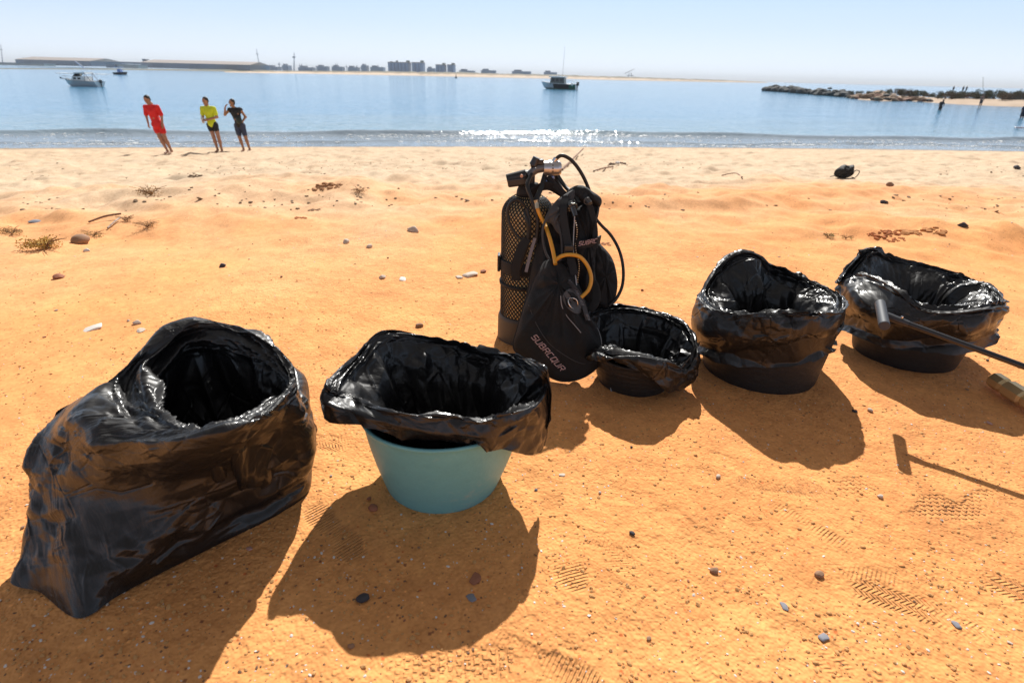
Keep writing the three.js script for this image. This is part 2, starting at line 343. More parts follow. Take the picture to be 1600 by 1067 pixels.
function finer(P, nu, nv, straight) {                               // twice the columns and rows
  const mu = nu * 2, mv = nv * 2 - 1, Q = new Float32Array(mu * mv * 3), A = new Float32Array(mu * nv * 3);
  for (let j = 0; j < nv; j++) for (let i = 0; i < nu; i++) for (let c = 0; c < 3; c++) {
    const g = (k) => P[(j * nu + (k + nu) % nu) * 3 + c]; A[(j * mu + 2 * i) * 3 + c] = g(i); A[(j * mu + 2 * i + 1) * 3 + c] = cr(g(i - 1), g(i), g(i + 1), g(i + 2), .5);
  }
  for (let j = 0; j < nv; j++) for (let i = 0; i < mu; i++) for (let c = 0; c < 3; c++) {
    const g = (k) => A[(clamp(k, 0, nv - 1) * mu + i) * 3 + c]; Q[(2 * j * mu + i) * 3 + c] = g(j); if (j + 1 < nv) Q[((2 * j + 1) * mu + i) * 3 + c] = straight ? (g(j) + g(j + 1)) / 2 : cr(g(j - 1), g(j), g(j + 1), g(j + 2), .5);
  }
  return [Q, mu, mv];
}
function closedGeo(P, nu, nv, lenU, lenV) {                         // doubles the seam column so that uv runs on
  const N = gridNormals(P, nu, nv), mu = nu + 1, Q = new Float32Array(mu * nv * 3), M = new Float32Array(mu * nv * 3), uv = new Float32Array(mu * nv * 2);
  for (let j = 0; j < nv; j++) for (let i = 0; i < mu; i++) { const s = (j * nu + i % nu) * 3, d = (j * mu + i) * 3; for (let c = 0; c < 3; c++) { Q[d + c] = P[s + c]; M[d + c] = N[s + c]; } uv[(j * mu + i) * 2] = i / nu * lenU; uv[(j * mu + i) * 2 + 1] = j / (nv - 1) * lenV; }
  return gridGeo(Q, M, mu, nv, uv);
}
// crumpled sheet: heights that run straight between the corners of a skewed lattice give flat facets that meet in sharp creases
function plin(x, y, z, sd) {
  const s = (x + y + z) / 3, i = Math.floor(x + s), j = Math.floor(y + s), k = Math.floor(z + s), u = (i + j + k) / 6, a = x - i + u, b = y - j + u, c = z - k + u;
  // barycentric weights in the unskewed cell
  const t = (x + y + z) / 3, fx = x + t - i, fy = y + t - j, fz = z + t - k; let I = i, J = j, K = k, h = 0;
  const o = fx >= fy ? (fy >= fz ? [0, 1, 2] : fx >= fz ? [0, 2, 1] : [2, 0, 1]) : (fx >= fz ? [1, 0, 2] : fy >= fz ? [1, 2, 0] : [2, 1, 0]), f = [fx, fy, fz];
  h += (1 - f[o[0]]) * hash(I + sd * 131, J, K); if (o[0] === 0) I++; else if (o[0] === 1) J++; else K++;
  h += (f[o[0]] - f[o[1]]) * hash(I + sd * 131, J, K); if (o[1] === 0) I++; else if (o[1] === 1) J++; else K++;
  h += (f[o[1]] - f[o[2]]) * hash(I + sd * 131, J, K); if (o[2] === 0) I++; else if (o[2] === 1) J++; else K++;
  return 2 * (h + f[o[2]] * hash(I + sd * 131, J, K)) - 1;
}
const TURN = [1, 2, 3, 4, 5, 6].map((k) => new THREE.Matrix3().setFromMatrix4(new THREE.Matrix4().makeRotationFromEuler(new THREE.Euler(k * 1.3, k * 2.1, k * .7))).elements);
function facets(x, y, z, fr, sd, q) { const m = TURN[q % 6]; x *= fr; y *= fr; z *= fr; return plin(m[0] * x + m[3] * y + m[6] * z + sd * 1.7, m[1] * x + m[4] * y + m[7] * z, m[2] * x + m[5] * y + m[8] * z + sd * .9, sd + q * 7); }
function pleatLine(u, n, sd) { const x = u * n, i = Math.floor(x), jit = (k) => k + .38 * (hash(((k % n) + n) % n, sd, 3) - .5) * 2; let k = i; if (x < jit(k)) k--; else if (x >= jit(k + 1)) k++; const a = jit(k), b = jit(k + 1), t = (x - a) / (b - a), hv = (q) => { const w = ((q % n) + n) % n; return (w % 2 ? 1 : -1) * (.35 + .65 * hash(w, sd, 9)); }; return hv(k) + (hv(k + 1) - hv(k)) * clamp(t); }
function apart(P, T, nu, nv, t, rim) {                                   // film stays on its own side of the wall of the tub
  for (let k = 0; k < nu * nv; k++) {
    const f = (A) => { const y = A[k * 3 + 1], q = clamp(y / t.h), cx = t.c[0] + (t.lean?.[0] ?? 0) * q, cz = t.c[1] + (t.lean?.[1] ?? 0) * q; return [Math.hypot(A[k * 3] - cx, A[k * 3 + 2] - cz), mixn(t.r0, t.r1 + .009, q), cx, cz, y]; };
    const a = f(T), b = f(P); if (b[4] > t.h + .022) continue;
    const out = Math.floor(k / nu) / (nv - 1) < rim && a[0] > a[1], want = out ? Math.max(b[0], b[1] + .012) : Math.min(b[0], b[1] - .016); if (want === b[0]) continue;
    P[k * 3] = b[2] + (P[k * 3] - b[2]) * want / b[0]; P[k * 3 + 2] = b[3] + (P[k * 3 + 2] - b[3]) * want / b[0];
  }
}
function film(rings, o) {
  let nu = o.nu ?? 84, nv = o.nv ?? 44;
  let T = loft(rings, nu, nv, o.sharp), P = grow(T, nu, nv, { it: 40, ex: o.ex ?? .04, ey: o.ey ?? .02, amp: o.amp ?? .006, freq: 6, pull: .03, sd: o.sd, floor: o.floor ?? null });
  if (o.tub) apart(P, T, nu, nv, o.tub, o.rim);
  // columns and rows twice over again, straight between neighbours so that the rim stays sharp
  for (let q = 0; q < 2; q++) { const a = nu, b = nv; [P, nu, nv] = finer(P, a, b, true); [T] = finer(T, a, b, true); }
  const N = gridNormals(P, nu, nv), f = Float32Array.from(P), g = o.grain ?? 1;
  for (let k = 0; k < nu * nv; k++) {
    const x = P[k * 3], y = P[k * 3 + 1], z = P[k * 3 + 2], j = Math.floor(k / nu), v = j / (nv - 1), u = (k % nu) / nu, sd = o.sd;
    const rim = Math.exp(-(((v - o.rim) / .10) ** 2)), fl = o.flat ? o.flat(v) : 1, X = x / Math.sqrt(fl), Y = y * fl, Z = z / Math.sqrt(fl);   // flat above 1: creases run round; below 1: up and down
    const m1 = clamp(.8 + .9 * noise3(x * 5 + sd, y * 5, z * 5), .2, 1.5), m2 = clamp(.25 + 1.6 * noise3(x * 8 - sd, y * 8 + 4, z * 8) + .7 * rim, 0, 1.6), m3 = clamp(-.1 + 1.9 * noise3(x * 11 + sd, y * 11 + 9, z * 11) + .8 * rim, 0, 1.6);
    let d = .030 * facets(X, Y, Z, 5.5, sd, 0) * m1 + .017 * m2 * facets(X, Y, Z, 13, sd, 1) + .0062 * m3 * facets(X, Y, Z, 32, sd, 3) + .0016 * m3 * rim * facets(X, Y, Z, 90, sd, 4);
    const line = (fr, q, w) => Math.max(0, 1 - Math.abs(facets(X, Y, Z, fr, sd + 31, q)) / w);      // pinched ridges along straight creases
    d *= g * (o.calm ? o.calm(v) : 1);
    d += .0032 * m2 * line(6, 2, .045) - .0026 * m1 * line(8, 4, .05) + .0024 * m3 * line(14, 5, .08);
    if (o.pleat) { const [n, inner, outer] = o.pleat, uu = u + .035 * noise3(x * 4, y * 4 + sd, z * 4), pl = pleatLine(((uu % 1) + 1) % 1, n, sd) + .5 * pleatLine((((uu + .013 * Math.sin(v * 9)) % 1) + 1) % 1, n * 2 + 6, sd + 4); d += pl * (v > o.rim ? inner * smooth(0, .16, v - o.rim) * (1 - .6 * smooth(.3, .5, v - o.rim)) + outer * .7 : outer) * m1; }
    if (o.floor !== undefined && y < .05) d *= smooth(0, .05, y);
    const side = o.dir ?? 1;
    for (let c = 0; c < 3; c++) f[k * 3 + c] += N[k * 3 + c] * d * side;
    if (o.hem && v < .12) f[k * 3 + 1] += (1 - v / .12) * o.hem * (pleatLine(u, 34, sd + 2) + .8 * pleatLine(u, 12, sd + 7));
    if (o.floor !== undefined && f[k * 3 + 1] < o.floor) f[k * 3 + 1] = o.floor;
  }
  if (o.tub) apart(f, T, nu, nv, o.tub, o.rim);
  return closedGeo(f, nu, nv, o.lenU ?? 1.5, o.lenV ?? .8);
}
const creaseTex = (() => {                                          // crinkles of thin film: flat little facets that meet in creases, metres
  const n = 1024, h = new Float32Array(n * n);
  [[7, .0052, 3], [9, .0044, 5], [17, .0026, 4], [23, .0020, 6], [41, .0010, 7], [75, .0005, 9]].forEach(([c, amp, mc], q) => {
    seed(410 + q); const L = new Float32Array(c * c); for (let i = 0; i < L.length; i++) L[i] = rnd() - .5;
    const wx = lattice(n, 4 + q, 500 + q), wy = lattice(n, 5 + q, 520 + q), mask = lattice(n, mc, 540 + q), A = q % 2 ? 1 : -1;
    for (let y = 0; y < n; y++) for (let x = 0; x < n; x++) {
      const i = y * n + x; let fx = x / n * c + (wx[i] - .5) * 1.1, fy = y / n * c + (wy[i] - .5) * 1.1 + A * x / n * c; fx += c; fy += 3 * c;
      const I = Math.floor(fx), J = Math.floor(fy), u = fx - I, v = fy - J, g = (a, b) => L[(((J + b) % c) + c) % c * c + (((I + a) % c) + c) % c];
      h[i] += amp * (u + v < 1 ? g(0, 0) + u * (g(1, 0) - g(0, 0)) + v * (g(0, 1) - g(0, 0)) : g(1, 1) + (1 - u) * (g(0, 1) - g(1, 1)) + (1 - v) * (g(1, 0) - g(1, 1))) * (q < 2 ? .7 : clamp((mask[i] - .32) * 2.4));
    }
  });
  return floatTex(h, n);
})();
const filmRough = (() => { const n = 512, a = layers(n, [[7, .5], [20, .4], [70, .25]], 222); return colorTex(n, (i) => { const v = clamp(.66 + a[i] * .3, .3, 1); return [v, v, v]; }); })();
filmRough.colorSpace = THREE.NoColorSpace;
const filmMat = new THREE.MeshPhysicalMaterial({ color: col(.007, .0065, .007), roughness: .56, roughnessMap: filmRough, clearcoat: .42, clearcoatRoughness: .15, bumpMap: creaseTex, bumpScale: 1, side: THREE.DoubleSide, ior: 1.5, specularIntensity: .75 });
creaseTex.repeat.set(2, 2); filmRough.repeat.set(1.3, 1.3);

const ring = (...pts) => pts.map((p) => p.isVector3 ? p : p.length === 3 && Math.abs(p[0]) < 10 ? V(...p) : atH(p[0], p[1], p[2]));
const toward = (R, c, t, y, fl = 0) => R.map((p) => V(mixn(p.x, c[0], t), y + fl * (p.y - y), mixn(p.z, c[1], t)));
const outward = (R, c, d, dy) => R.map((p) => { const dx = p.x - c[0], dz = p.z - c[1], l = Math.hypot(dx, dz); return V(p.x + dx / l * d, p.y + dy, p.z + dz / l * d); });
// points of the photograph on an upright cylinder round a tub: the far side for the back of a rim, the near side for its front
function cyl(c, R, list) {
  return list.map((p, i) => {
    if (!p) return V(0, 0, 0);
    const d = sight(p[0], p[1]), r = p[2] ?? R, ox = EYE.x - c[0], oz = EYE.z - c[1], A = d.x * d.x + d.z * d.z, B = ox * d.x + oz * d.z, D = B * B - A * (ox * ox + oz * oz - r * r);
    const far = i >= 1 && i <= 5 ? 1 : i >= 7 ? -1 : 0, t = (-B + far * Math.sqrt(Math.max(0, D))) / A;
    return EYE.clone().addScaledVector(d, t);
  });
}
const behind = (R, S, idx) => { for (const i of idx) R[i] = S[i]; return R; };

// big bag at the left, standing by itself: order of every ring is right, back, left, front (anticlockwise from above)
function bigBag() {
  const c = [-.80, -1.22];
  const hem = ring([484, 764, .004], [-.61, .004, -1.36], [-.70, .004, -1.47], [-.84, .004, -1.52], [-.97, .004, -1.47], [-1.05, .004, -1.36], [-1.10, .004, -1.18], [20, 893, .03], [122, 966, .004], [238, 902, .004], [350, 846, .004], [436, 803, .004]);
  const low = ring([488, 725, .10], [-.585, .12, -1.36], [-.68, .12, -1.49], [-.83, .12, -1.54], [-.96, .12, -1.49], [-1.05, .12, -1.37], [-1.08, .11, -1.17], [34, 818, .115], [118, 905, .065], [255, 832, .115], [372, 775, .12], [452, 735, .12]);
  const mid = ring([486, 675, .20], [-.58, .23, -1.36], [-.67, .23, -1.49], [-.82, .24, -1.54], [-.94, .24, -1.48], [-1.03, .22, -1.36], [62, 712, .225], [54, 745, .205], [112, 778, .185], [272, 750, .235], [385, 705, .25], [462, 680, .24]);
  const shoulder = ring([476, 628, .315], [-.60, .30, -1.33], [-.68, .34, -1.43], [340, 540, .39], [225, 560, .375], [122, 612, .345], [80, 648, .305], [74, 688, .285], [122, 708, .29], [285, 700, .36], [385, 670, .37], [452, 640, .35]);
  const crest = ring([464, 596, .38], [446, 558, .41], [398, 520, .445], [326, 501, .455], [264, 520, .435], [200, 562, .41], [135, 605, .38], [118, 650, .365], [150, 690, .335], [285, 684, .385], [372, 664, .395], [432, 630, .385]);
  const mouth = ring([446, 596, .38], [432, 562, .40], [393, 530, .43], [336, 514, .44], [288, 524, .425], [248, 556, .40], [222, 592, .38], [232, 630, .37], [272, 664, .365], [320, 676, .37], [362, 660, .38], [410, 624, .38]);
  const in1 = toward(mouth, [-.76, -1.28], .16, .27), in2 = toward(mouth, [-.76, -1.28], .32, .12), in3 = toward(mouth, [-.76, -1.28], .92, .05);
  hem.splice(9, 0, atH(182, 932, .004)); hem.splice(8, 0, atH(64, 927, .006));
  for (const R of [low, mid, shoulder, crest, mouth, in1, in2, in3]) { R.splice(9, 0, R[8].clone().lerp(R[9], .45)); R.splice(8, 0, R[7].clone().lerp(R[8], .55)); }
  const geo = film([hem, low, mid, shoulder, crest, mouth, in1, in2, in3], { nu: 132, nv: 88, sd: 8, calm: (v) => mixn(.85, 1, smooth(.36, .5, v)), floor: .003, ex: 0, ey: 0, amp: 0, lenU: 2, lenV: 1.2, rim: .60, sharp: [3, 5], pleat: [11, .016, .003], flat: (v) => mixn(1.25, .6, smooth(.5, .62, v)) });
  return solo('garbage_bag', geo, filmMat, 'large open black garbage bag standing alone at the left of the row', 'garbage bag', V(-.80, 0, -1.22));
}
bigBag();

// ---------------------------------------------------------------- tubs
function tubGeo(c, r0, r1, h, o = {}) {
  const nu = 128, prof = [[0, .02, 0], [r0 * .6, .02, 0], [r0 - .012, .018, 0], [r0 - .012, .003, 0], [r0 - .004, .004, 0], [r0, .012, 0]];
  for (let k = 1; k <= 18; k++) { const t = k / 18; prof.push([mixn(r0, r1, t) + (o.ribs ? .0022 * (k % 3 === 0 ? 1 : 0) : 0) + (o.belly ?? 0) * Math.sin(t * 3.14), mixn(.012, h, t), t]); }
  prof.push([r1 + .006, h + .002, 1], [r1 + .008, h + .007, 1], [r1 + .004, h + .011, 1], [r1 - .001, h + .010, 1], [r1 - .004, h + .003, 1]);
  for (let k = 17; k >= 0; k--) { const t = k / 18; prof.push([mixn(r0, r1, t) - .005 + (o.belly ?? 0) * Math.sin(t * 3.14), Math.max(mixn(.012, h, t), .022), t]); }
  prof.push([0, .022, 0]);
  const nv = prof.length, P = new Float32Array(nu * nv * 3);
  for (let j = 0; j < nv; j++) for (let i = 0; i < nu; i++) {
    const a = i / nu * 2 * Math.PI, [r, y, t] = prof[j], sq = 1 + (o.oval ?? 0) * Math.cos(2 * (a - (o.turn ?? 0))) * t, wob = 1 + .012 * Math.sin(3 * a + 1) * t, k = (j * nu + i) * 3;
    P[k] = c[0] + Math.cos(a) * r * sq * wob + (o.lean?.[0] ?? 0) * t; P[k + 1] = y * (1 + (o.wave ?? 0) * Math.cos(2 * (a - (o.turn ?? 0))) * t) ; P[k + 2] = c[1] - Math.sin(a) * r * sq * wob + (o.lean?.[1] ?? 0) * t;
  }
  return closedGeo(P, nu, nv, 1.2, .9);
}
const scuff = (base, dirt, amount, sd) => { const n = 1024, marks = new Float32Array(n * n); seed(sd + 3); for (let q = 0; q < 90; q++) { const x0 = rnd() * n, y0 = rnd() * n, l = rr(8, 70), an = rr(-.5, .5) + (rnd() < .3 ? 1.5 : 0), st = rr(.2, .7); for (let k = 0; k < l; k++) { const x = Math.floor(x0 + Math.cos(an) * k + n) % n, y = Math.floor(y0 + Math.sin(an) * k + n) % n; marks[y * n + x] = Math.max(marks[y * n + x], st * (rnd() < .75 ? 1 : .3)); } } for (let q = 0; q < 26; q++) { const x0 = rnd() * n, y0 = rnd() * n, r = rr(2, 9), st = rr(.3, .9); for (let y = -r; y <= r; y++) for (let x = -r; x <= r; x++) if (Math.hypot(x, y * 1.3) < r * (.7 + .3 * rnd())) marks[(Math.floor(y0 + y + n) % n) * n + Math.floor(x0 + x + n) % n] = st; } const a = layers(n, [[5, .5], [14, .4], [40, .4], [160, .5]], sd), b = layers(n, [[9, .6], [60, .8]], sd + 9); return colorTex(n, (i) => { const t = clamp((a[i] - .18) * 2.2 * amount + Math.max(0, b[i] - .42) * 2.4 * amount + marks[i] * .8); const s = 1 + a[i] * .12; return [mixn(base[0], dirt[0], t) * s, mixn(base[1], dirt[1], t) * s, mixn(base[2], dirt[2], t) * s]; }); };
const tealMat = new THREE.MeshPhysicalMaterial({ map: scuff([.165, .43, .465], [.32, .41, .39], .55, 301), roughness: .5, side: THREE.DoubleSide, bumpMap: floatTex(layers(512, [[40, .0006], [200, .0004]], 88), 512), bumpScale: 1, specularIntensity: .8 });
const rubberMat = new THREE.MeshPhysicalMaterial({ map: scuff([.012, .0115, .012], [.10, .06, .035], .33, 501), roughness: .62, side: THREE.DoubleSide, bumpMap: floatTex(layers(512, [[60, .001], [200, .0006]], 89), 512), bumpScale: 1 });
function tub(name, label, t, mat) { return solo(name, tubGeo(t.c, t.r0, t.r1, t.h, t), mat, label, 'tub', V(t.c[0], 0, t.c[1])).position.y -= .008; }
const TEAL = { c: [-.19, -1.30], r0: .163, r1: .221, h: .247, oval: .005, wave: -.015, belly: .005, lean: [.010, 0] };
const LOW = { c: [.47, -1.90], r0: .135, r1: .165, h: .13, ribs: true }, TALL = { c: [1.0, -2.02], r0: .215, r1: .245, h: .25 }, RIGHT = { c: [1.70, -2.20], r0: .195, r1: .24, h: .24 };
tub('flexible_tub', 'teal blue flexible plastic tub under the second black bag from the left', TEAL, tealMat);
tub('rubber_tub', 'small low ribbed black tub beneath the bag beside the scuba tank', LOW, rubberMat);
tub('rubber_tub', 'black rubber tub under the tall bag right of the scuba tank', TALL, rubberMat);
tub('rubber_tub', 'black rubber tub under the rightmost bag behind the steel rod', RIGHT, rubberMat);
function tealBag() {
  const c = TEAL.c;
  const crest = cyl(c, .245, [[854, 602, .27], [848, 570], [786, 550], [700, 530], [604, 514], [556, 553], [512, 602, .24], [548, 620, .228], [618, 643, .212], [694, 650, .205], [768, 652, .244], [832, 633, .272]]);
  const fold = cyl(c, .25, [[858, 640], null, null, null, null, null, [502, 622, .25], [556, 644, .238], [632, 667, .222], [704, 678, .216], [768, 683, .252], [838, 666, .272]]);
  behind(fold, outward(crest, c, .015, -.06), [1, 2, 3, 4, 5]);
  const hem = cyl(c, .215, [[848, 690], null, null, null, null, null, [505, 652, .24], [572, 668, .236], [640, 684, .200], [706, 690, .200], [776, 704, .25], [832, 708, .262]]);
  behind(hem, outward(crest, c, .02, -.14), [1, 2, 3, 4, 5]);
  const q = [-.16, -1.32];
  const in1 = toward(crest, q, .34, .21, .15), in2 = toward(crest, q, .5, .085), in3 = toward(crest, q, .95, .06);
  const geo = film([hem, fold, crest, in1, in2, in3], { nu: 104, nv: 64, sd: 11, ex: .03, ey: .01, amp: .006, lenU: 1.6, lenV: .7, tub: TEAL, grain: .95, rim: .33, sharp: [1, 2], hem: .006, pleat: [11, .028, .004], flat: (v) => mixn(1.2, .5, smooth(.2, .32, v)) });
  solo('garbage_bag', geo, filmMat, 'crumpled black bag lining the teal tub', 'garbage bag', V(c[0], .1, c[1]));
}
tealBag();
function lowBag() {
  const c = LOW.c;
  const crest = cyl(c, .195, [[1086, 536], [1071, 508], [1041, 492], [1004, 481], [962, 477], [925, 482], [888, 512], [905, 550], [941, 552], [985, 553], [1030, 564], [1068, 574]]);
  const over = outward(crest, c, .016, -.012), hem = cyl(c, .205, [[1092, 580], null, null, null, null, null, null, [905, 562], [944, 562], [1002, 578], [1046, 611], [1076, 600]]);
  behind(hem, outward(crest, c, .02, -.07), [1, 2, 3, 4, 5, 6]);
  const q = [.48, -1.92], in1 = toward(crest, q, .32, .10, .1), in2 = toward(crest, q, .5, .045), in3 = toward(crest, q, .95, .035);
  const geo = film([hem, over, crest, in1, in2, in3], { nu: 96, nv: 52, sd: 23, ex: .05, ey: .02, amp: .008, lenU: 1.2, lenV: .5, tub: LOW, grain: .8, rim: .30, sharp: [1, 2], hem: .005, pleat: [10, .018, .004], flat: (v) => mixn(1.2, .5, smooth(.2, .32, v)) });
  solo('garbage_bag', geo, filmMat, 'low black bag in the small tub directly right of the scuba jacket', 'garbage bag', V(c[0], .05, c[1]));
}
lowBag();
function tallBag() {
  const c = TALL.c;
  const crest = cyl(c, .262, [[1324, 474], [1308, 456], [1262, 436], [1208, 415], [1166, 394], [1128, 411], [1097, 456], [1108, 476], [1152, 489], [1205, 488], [1262, 488], [1310, 488]]);
  const side = cyl(c, .285, [[1318, 502], null, null, null, null, null, [1087, 492], [1102, 512], [1146, 526], [1203, 530], [1258, 526], [1302, 516]]);
  behind(side, outward(crest, c, .02, -.11), [1, 2, 3, 4, 5]);
  const pinch = cyl(c, .25, [[1300, 532], null, null, null, null, null, [1086, 528], [1098, 540], [1136, 551], [1196, 555], [1248, 550], [1284, 541]]);
  behind(pinch, outward(crest, c, .005, -.19), [1, 2, 3, 4, 5]);
  const hem = cyl(c, .268, [[1303, 542], null, null, null, null, null, [1082, 540], [1092, 553], [1130, 567], [1196, 575], [1252, 569], [1289, 557]]);
  behind(hem, outward(crest, c, .02, -.215), [1, 2, 3, 4, 5]);
  const q = [.99, -2.02], in1 = toward(crest, q, .36, .23, .2), in2 = toward(crest, q, .55, .1), in3 = toward(crest, q, .95, .06);
  const geo = film([hem, pinch, side, crest, in1, in2, in3], { nu: 104, nv: 68, sd: 37, ex: .03, ey: .02, amp: .006, lenU: 1.6, lenV: .8, tub: TALL, grain: .85, rim: .42, sharp: [1, 3], hem: .005, pleat: [9, .030, .003], flat: (v) => mixn(1.3, .5, smooth(.32, .42, v)) });
  solo('garbage_bag', geo, filmMat, 'tall black bag cuffed over the tub between the scuba set and the rightmost bag', 'garbage bag', V(c[0], .1, c[1]));
}
tallBag();
function rightBag() {
  const c = RIGHT.c;
  const crest = cyl(c, .265, [[1571, 470], [1542, 449], [1502, 431], [1446, 413], [1396, 402], [1358, 388], [1310, 436], [1345, 427, .24], [1402, 452, .25], [1440, 479], [1488, 485], [1546, 477]]);
  const side = cyl(c, .285, [[1564, 498], null, null, null, null, null, [1308, 470], [1338, 478], [1392, 500], [1442, 514], [1494, 518], [1544, 508]]);
  behind(side, outward(crest, c, .02, -.10), [1, 2, 3, 4, 5]);
  const pinch = cyl(c, .255, [[1554, 512], null, null, null, null, null, [1313, 499], [1334, 511], [1390, 528], [1444, 535], [1496, 537], [1536, 528]]);
  behind(pinch, outward(crest, c, .005, -.17), [1, 2, 3, 4, 5]);
  const hem = cyl(c, .272, [[1562, 522], null, null, null, null, null, [1310, 507], [1330, 522], [1388, 542], [1444, 549], [1502, 553], [1548, 541]]);
  behind(hem, outward(crest, c, .02, -.195), [1, 2, 3, 4, 5]);
  const q = [1.70, -2.22], in1 = toward(crest, q, .38, .22, .2), in2 = toward(crest, q, .6, .1), in3 = toward(crest, q, .95, .06);
  const geo = film([hem, pinch, side, crest, in1, in2, in3], { nu: 104, nv: 68, sd: 53, ex: .03, ey: .02, amp: .007, lenU: 1.6, lenV: .8, tub: RIGHT, grain: .9, rim: .42, sharp: [1, 3], hem: .005, pleat: [10, .028, .003], flat: (v) => mixn(1.3, .5, smooth(.32, .42, v)) });
  solo('garbage_bag', geo, filmMat, 'rightmost black bag cuffed over a tub behind the steel rod', 'garbage bag', V(c[0], .1, c[1]));
}
rightBag();

// ---------------------------------------------------------------- scuba set: tank in its net, jacket, regulator hoses
const blackPlastic = std(.012, .012, .013, .38, { clearcoat: .3, clearcoatRoughness: .3 });
const hoseMat = std(.012, .012, .012, .45);
const webMat = std(.014, .014, .015, .8);
const chrome = std(.62, .60, .60, .24, { metalness: 1 });
const weave = (() => { const n = 256, h = new Float32Array(n * n); seed(7); for (let y = 0; y < n; y++) for (let x = 0; x < n; x++) h[y * n + x] = .0003 * Math.sin(x / n * 6.283 * 64) * Math.sin(y / n * 6.283 * 64) + .0002 * rnd(); return floatTex(h, n); })();
const nylon = new THREE.MeshPhysicalMaterial({ color: col(.0065, .006, .0065), roughness: .75, side: THREE.DoubleSide, bumpMap: weave, bumpScale: 1, sheen: .04, sheenRoughness: .5, sheenColor: new THREE.Color(.25, .25, .27) });
weave.repeat.set(6, 6);
const nylonPale = new THREE.MeshPhysicalMaterial({ color: col(.06, .058, .06), roughness: .7, side: THREE.DoubleSide, bumpMap: weave, bumpScale: 1, sheen: .5, sheenRoughness: .4, sheenColor: new THREE.Color(.4, .4, .42) });
const pipingMat = std(.34, .32, .32, .6);
const orangeHose = std(.72, .33, .02, .42, { clearcoat: .4, clearcoatRoughness: .25 });
function roundCurve(pts, n) { const c = new THREE.CatmullRomCurve3(pts, true, 'centripetal'), o = []; for (let i = 0; i < n; i++) o.push(c.getPoint(i / n)); return o; }
function cushion(outline, T, o = {}) {                             // a padded panel from its outline: front and back bulge out of the plane of the edge
  const M = o.M ?? 120, R = 26, pts = roundCurve(outline, M), c = V(0, 0, 0); pts.forEach((p) => c.addScaledVector(p, 1 / M)); if (o.c) c.copy(o.c);
  const n = V(0, 0, 0); for (let i = 0; i < M; i++) { const a = pts[i].clone().sub(c), b = pts[(i + 1) % M].clone().sub(c); n.add(a.cross(b)); } n.normalize(); if (n.z < 0) n.negate();
  const rows = 2 * R, P = new Float32Array(M * rows * 3), sd = o.sd ?? 1;
  for (let j = 0; j < rows; j++) for (let i = 0; i < M; i++) {
    const front = j < R, s = front ? j / (R - 1) : (rows - 1 - j) / (R - 1), p = c.clone().lerp(pts[i], s), f = Math.pow(Math.max(0, 1 - Math.pow(s, o.p ?? 3)), .6);
    let w = (o.wrinkle ?? .006) * (1.3 * facets(p.x, p.y * .7, p.z, 14, sd, 1) + .8 * facets(p.x, p.y, p.z, 30, sd, 3) + .5 * fbm(p.x * 16 + sd, p.y * 16, p.z * 16, 3) + .9 * (Math.abs(noise3(p.x * 11 + sd, p.y * 7, p.z * 9)) - .3)) * Math.min(1, 3 * (1 - s) + .25);
    if (o.folds) w += o.folds * (pleatLine(i / M, o.nf ?? 14, sd) + .5 * pleatLine(i / M, (o.nf ?? 14) * 2 + 4, sd + 3)) * Math.pow(s, .7) * (1 - s * s) * 2.2;
    p.addScaledVector(n, front ? T * f + w : -(o.back ?? T * .6) * f);
    const k = (j * M + i) * 3; P[k] = p.x; P[k + 1] = p.y; P[k + 2] = p.z;
  }
  return { geo: closedGeo(P, M, rows, 1, 1), edge: pts, n, c };
}
const piping = (edge, r) => tube(edge.filter((_, i) => i % 3 === 0), r, edge.length, 6, true);
function band(pts, wide, thick, across) {                          // a strap: a flat ribbon with thickness along a curve; across gives its width direction
  const c = new THREE.CatmullRomCurve3(pts), n = 48, P = [], idx = [];
  for (let i = 0; i <= n; i++) {
    const p = c.getPoint(i / n), t = c.getTangent(i / n), a = (typeof across === 'function' ? across(i / n) : across).clone(); a.addScaledVector(t, -a.dot(t)).normalize(); const b = t.clone().cross(a).normalize();
    for (const [u, v] of [[-1, -1], [1, -1], [1, 1], [-1, 1]]) { const q = p.clone().addScaledVector(a, u * wide / 2).addScaledVector(b, v * thick / 2); P.push(q.x, q.y, q.z); }
  }
  for (let i = 0; i < n; i++) for (let k = 0; k < 4; k++) { const a = i * 4 + k, b = i * 4 + (k + 1) % 4; idx.push(a, b, b + 4, a, b + 4, a + 4); }
  idx.push(0, 1, 2, 0, 2, 3, n * 4, n * 4 + 1, n * 4 + 2, n * 4, n * 4 + 2, n * 4 + 3);
  let g = new THREE.BufferGeometry(); g.setAttribute('position', new THREE.Float32BufferAttribute(P, 3)); g.setIndex(idx); g = g.toNonIndexed(); g.computeVertexNormals(); return g;
}
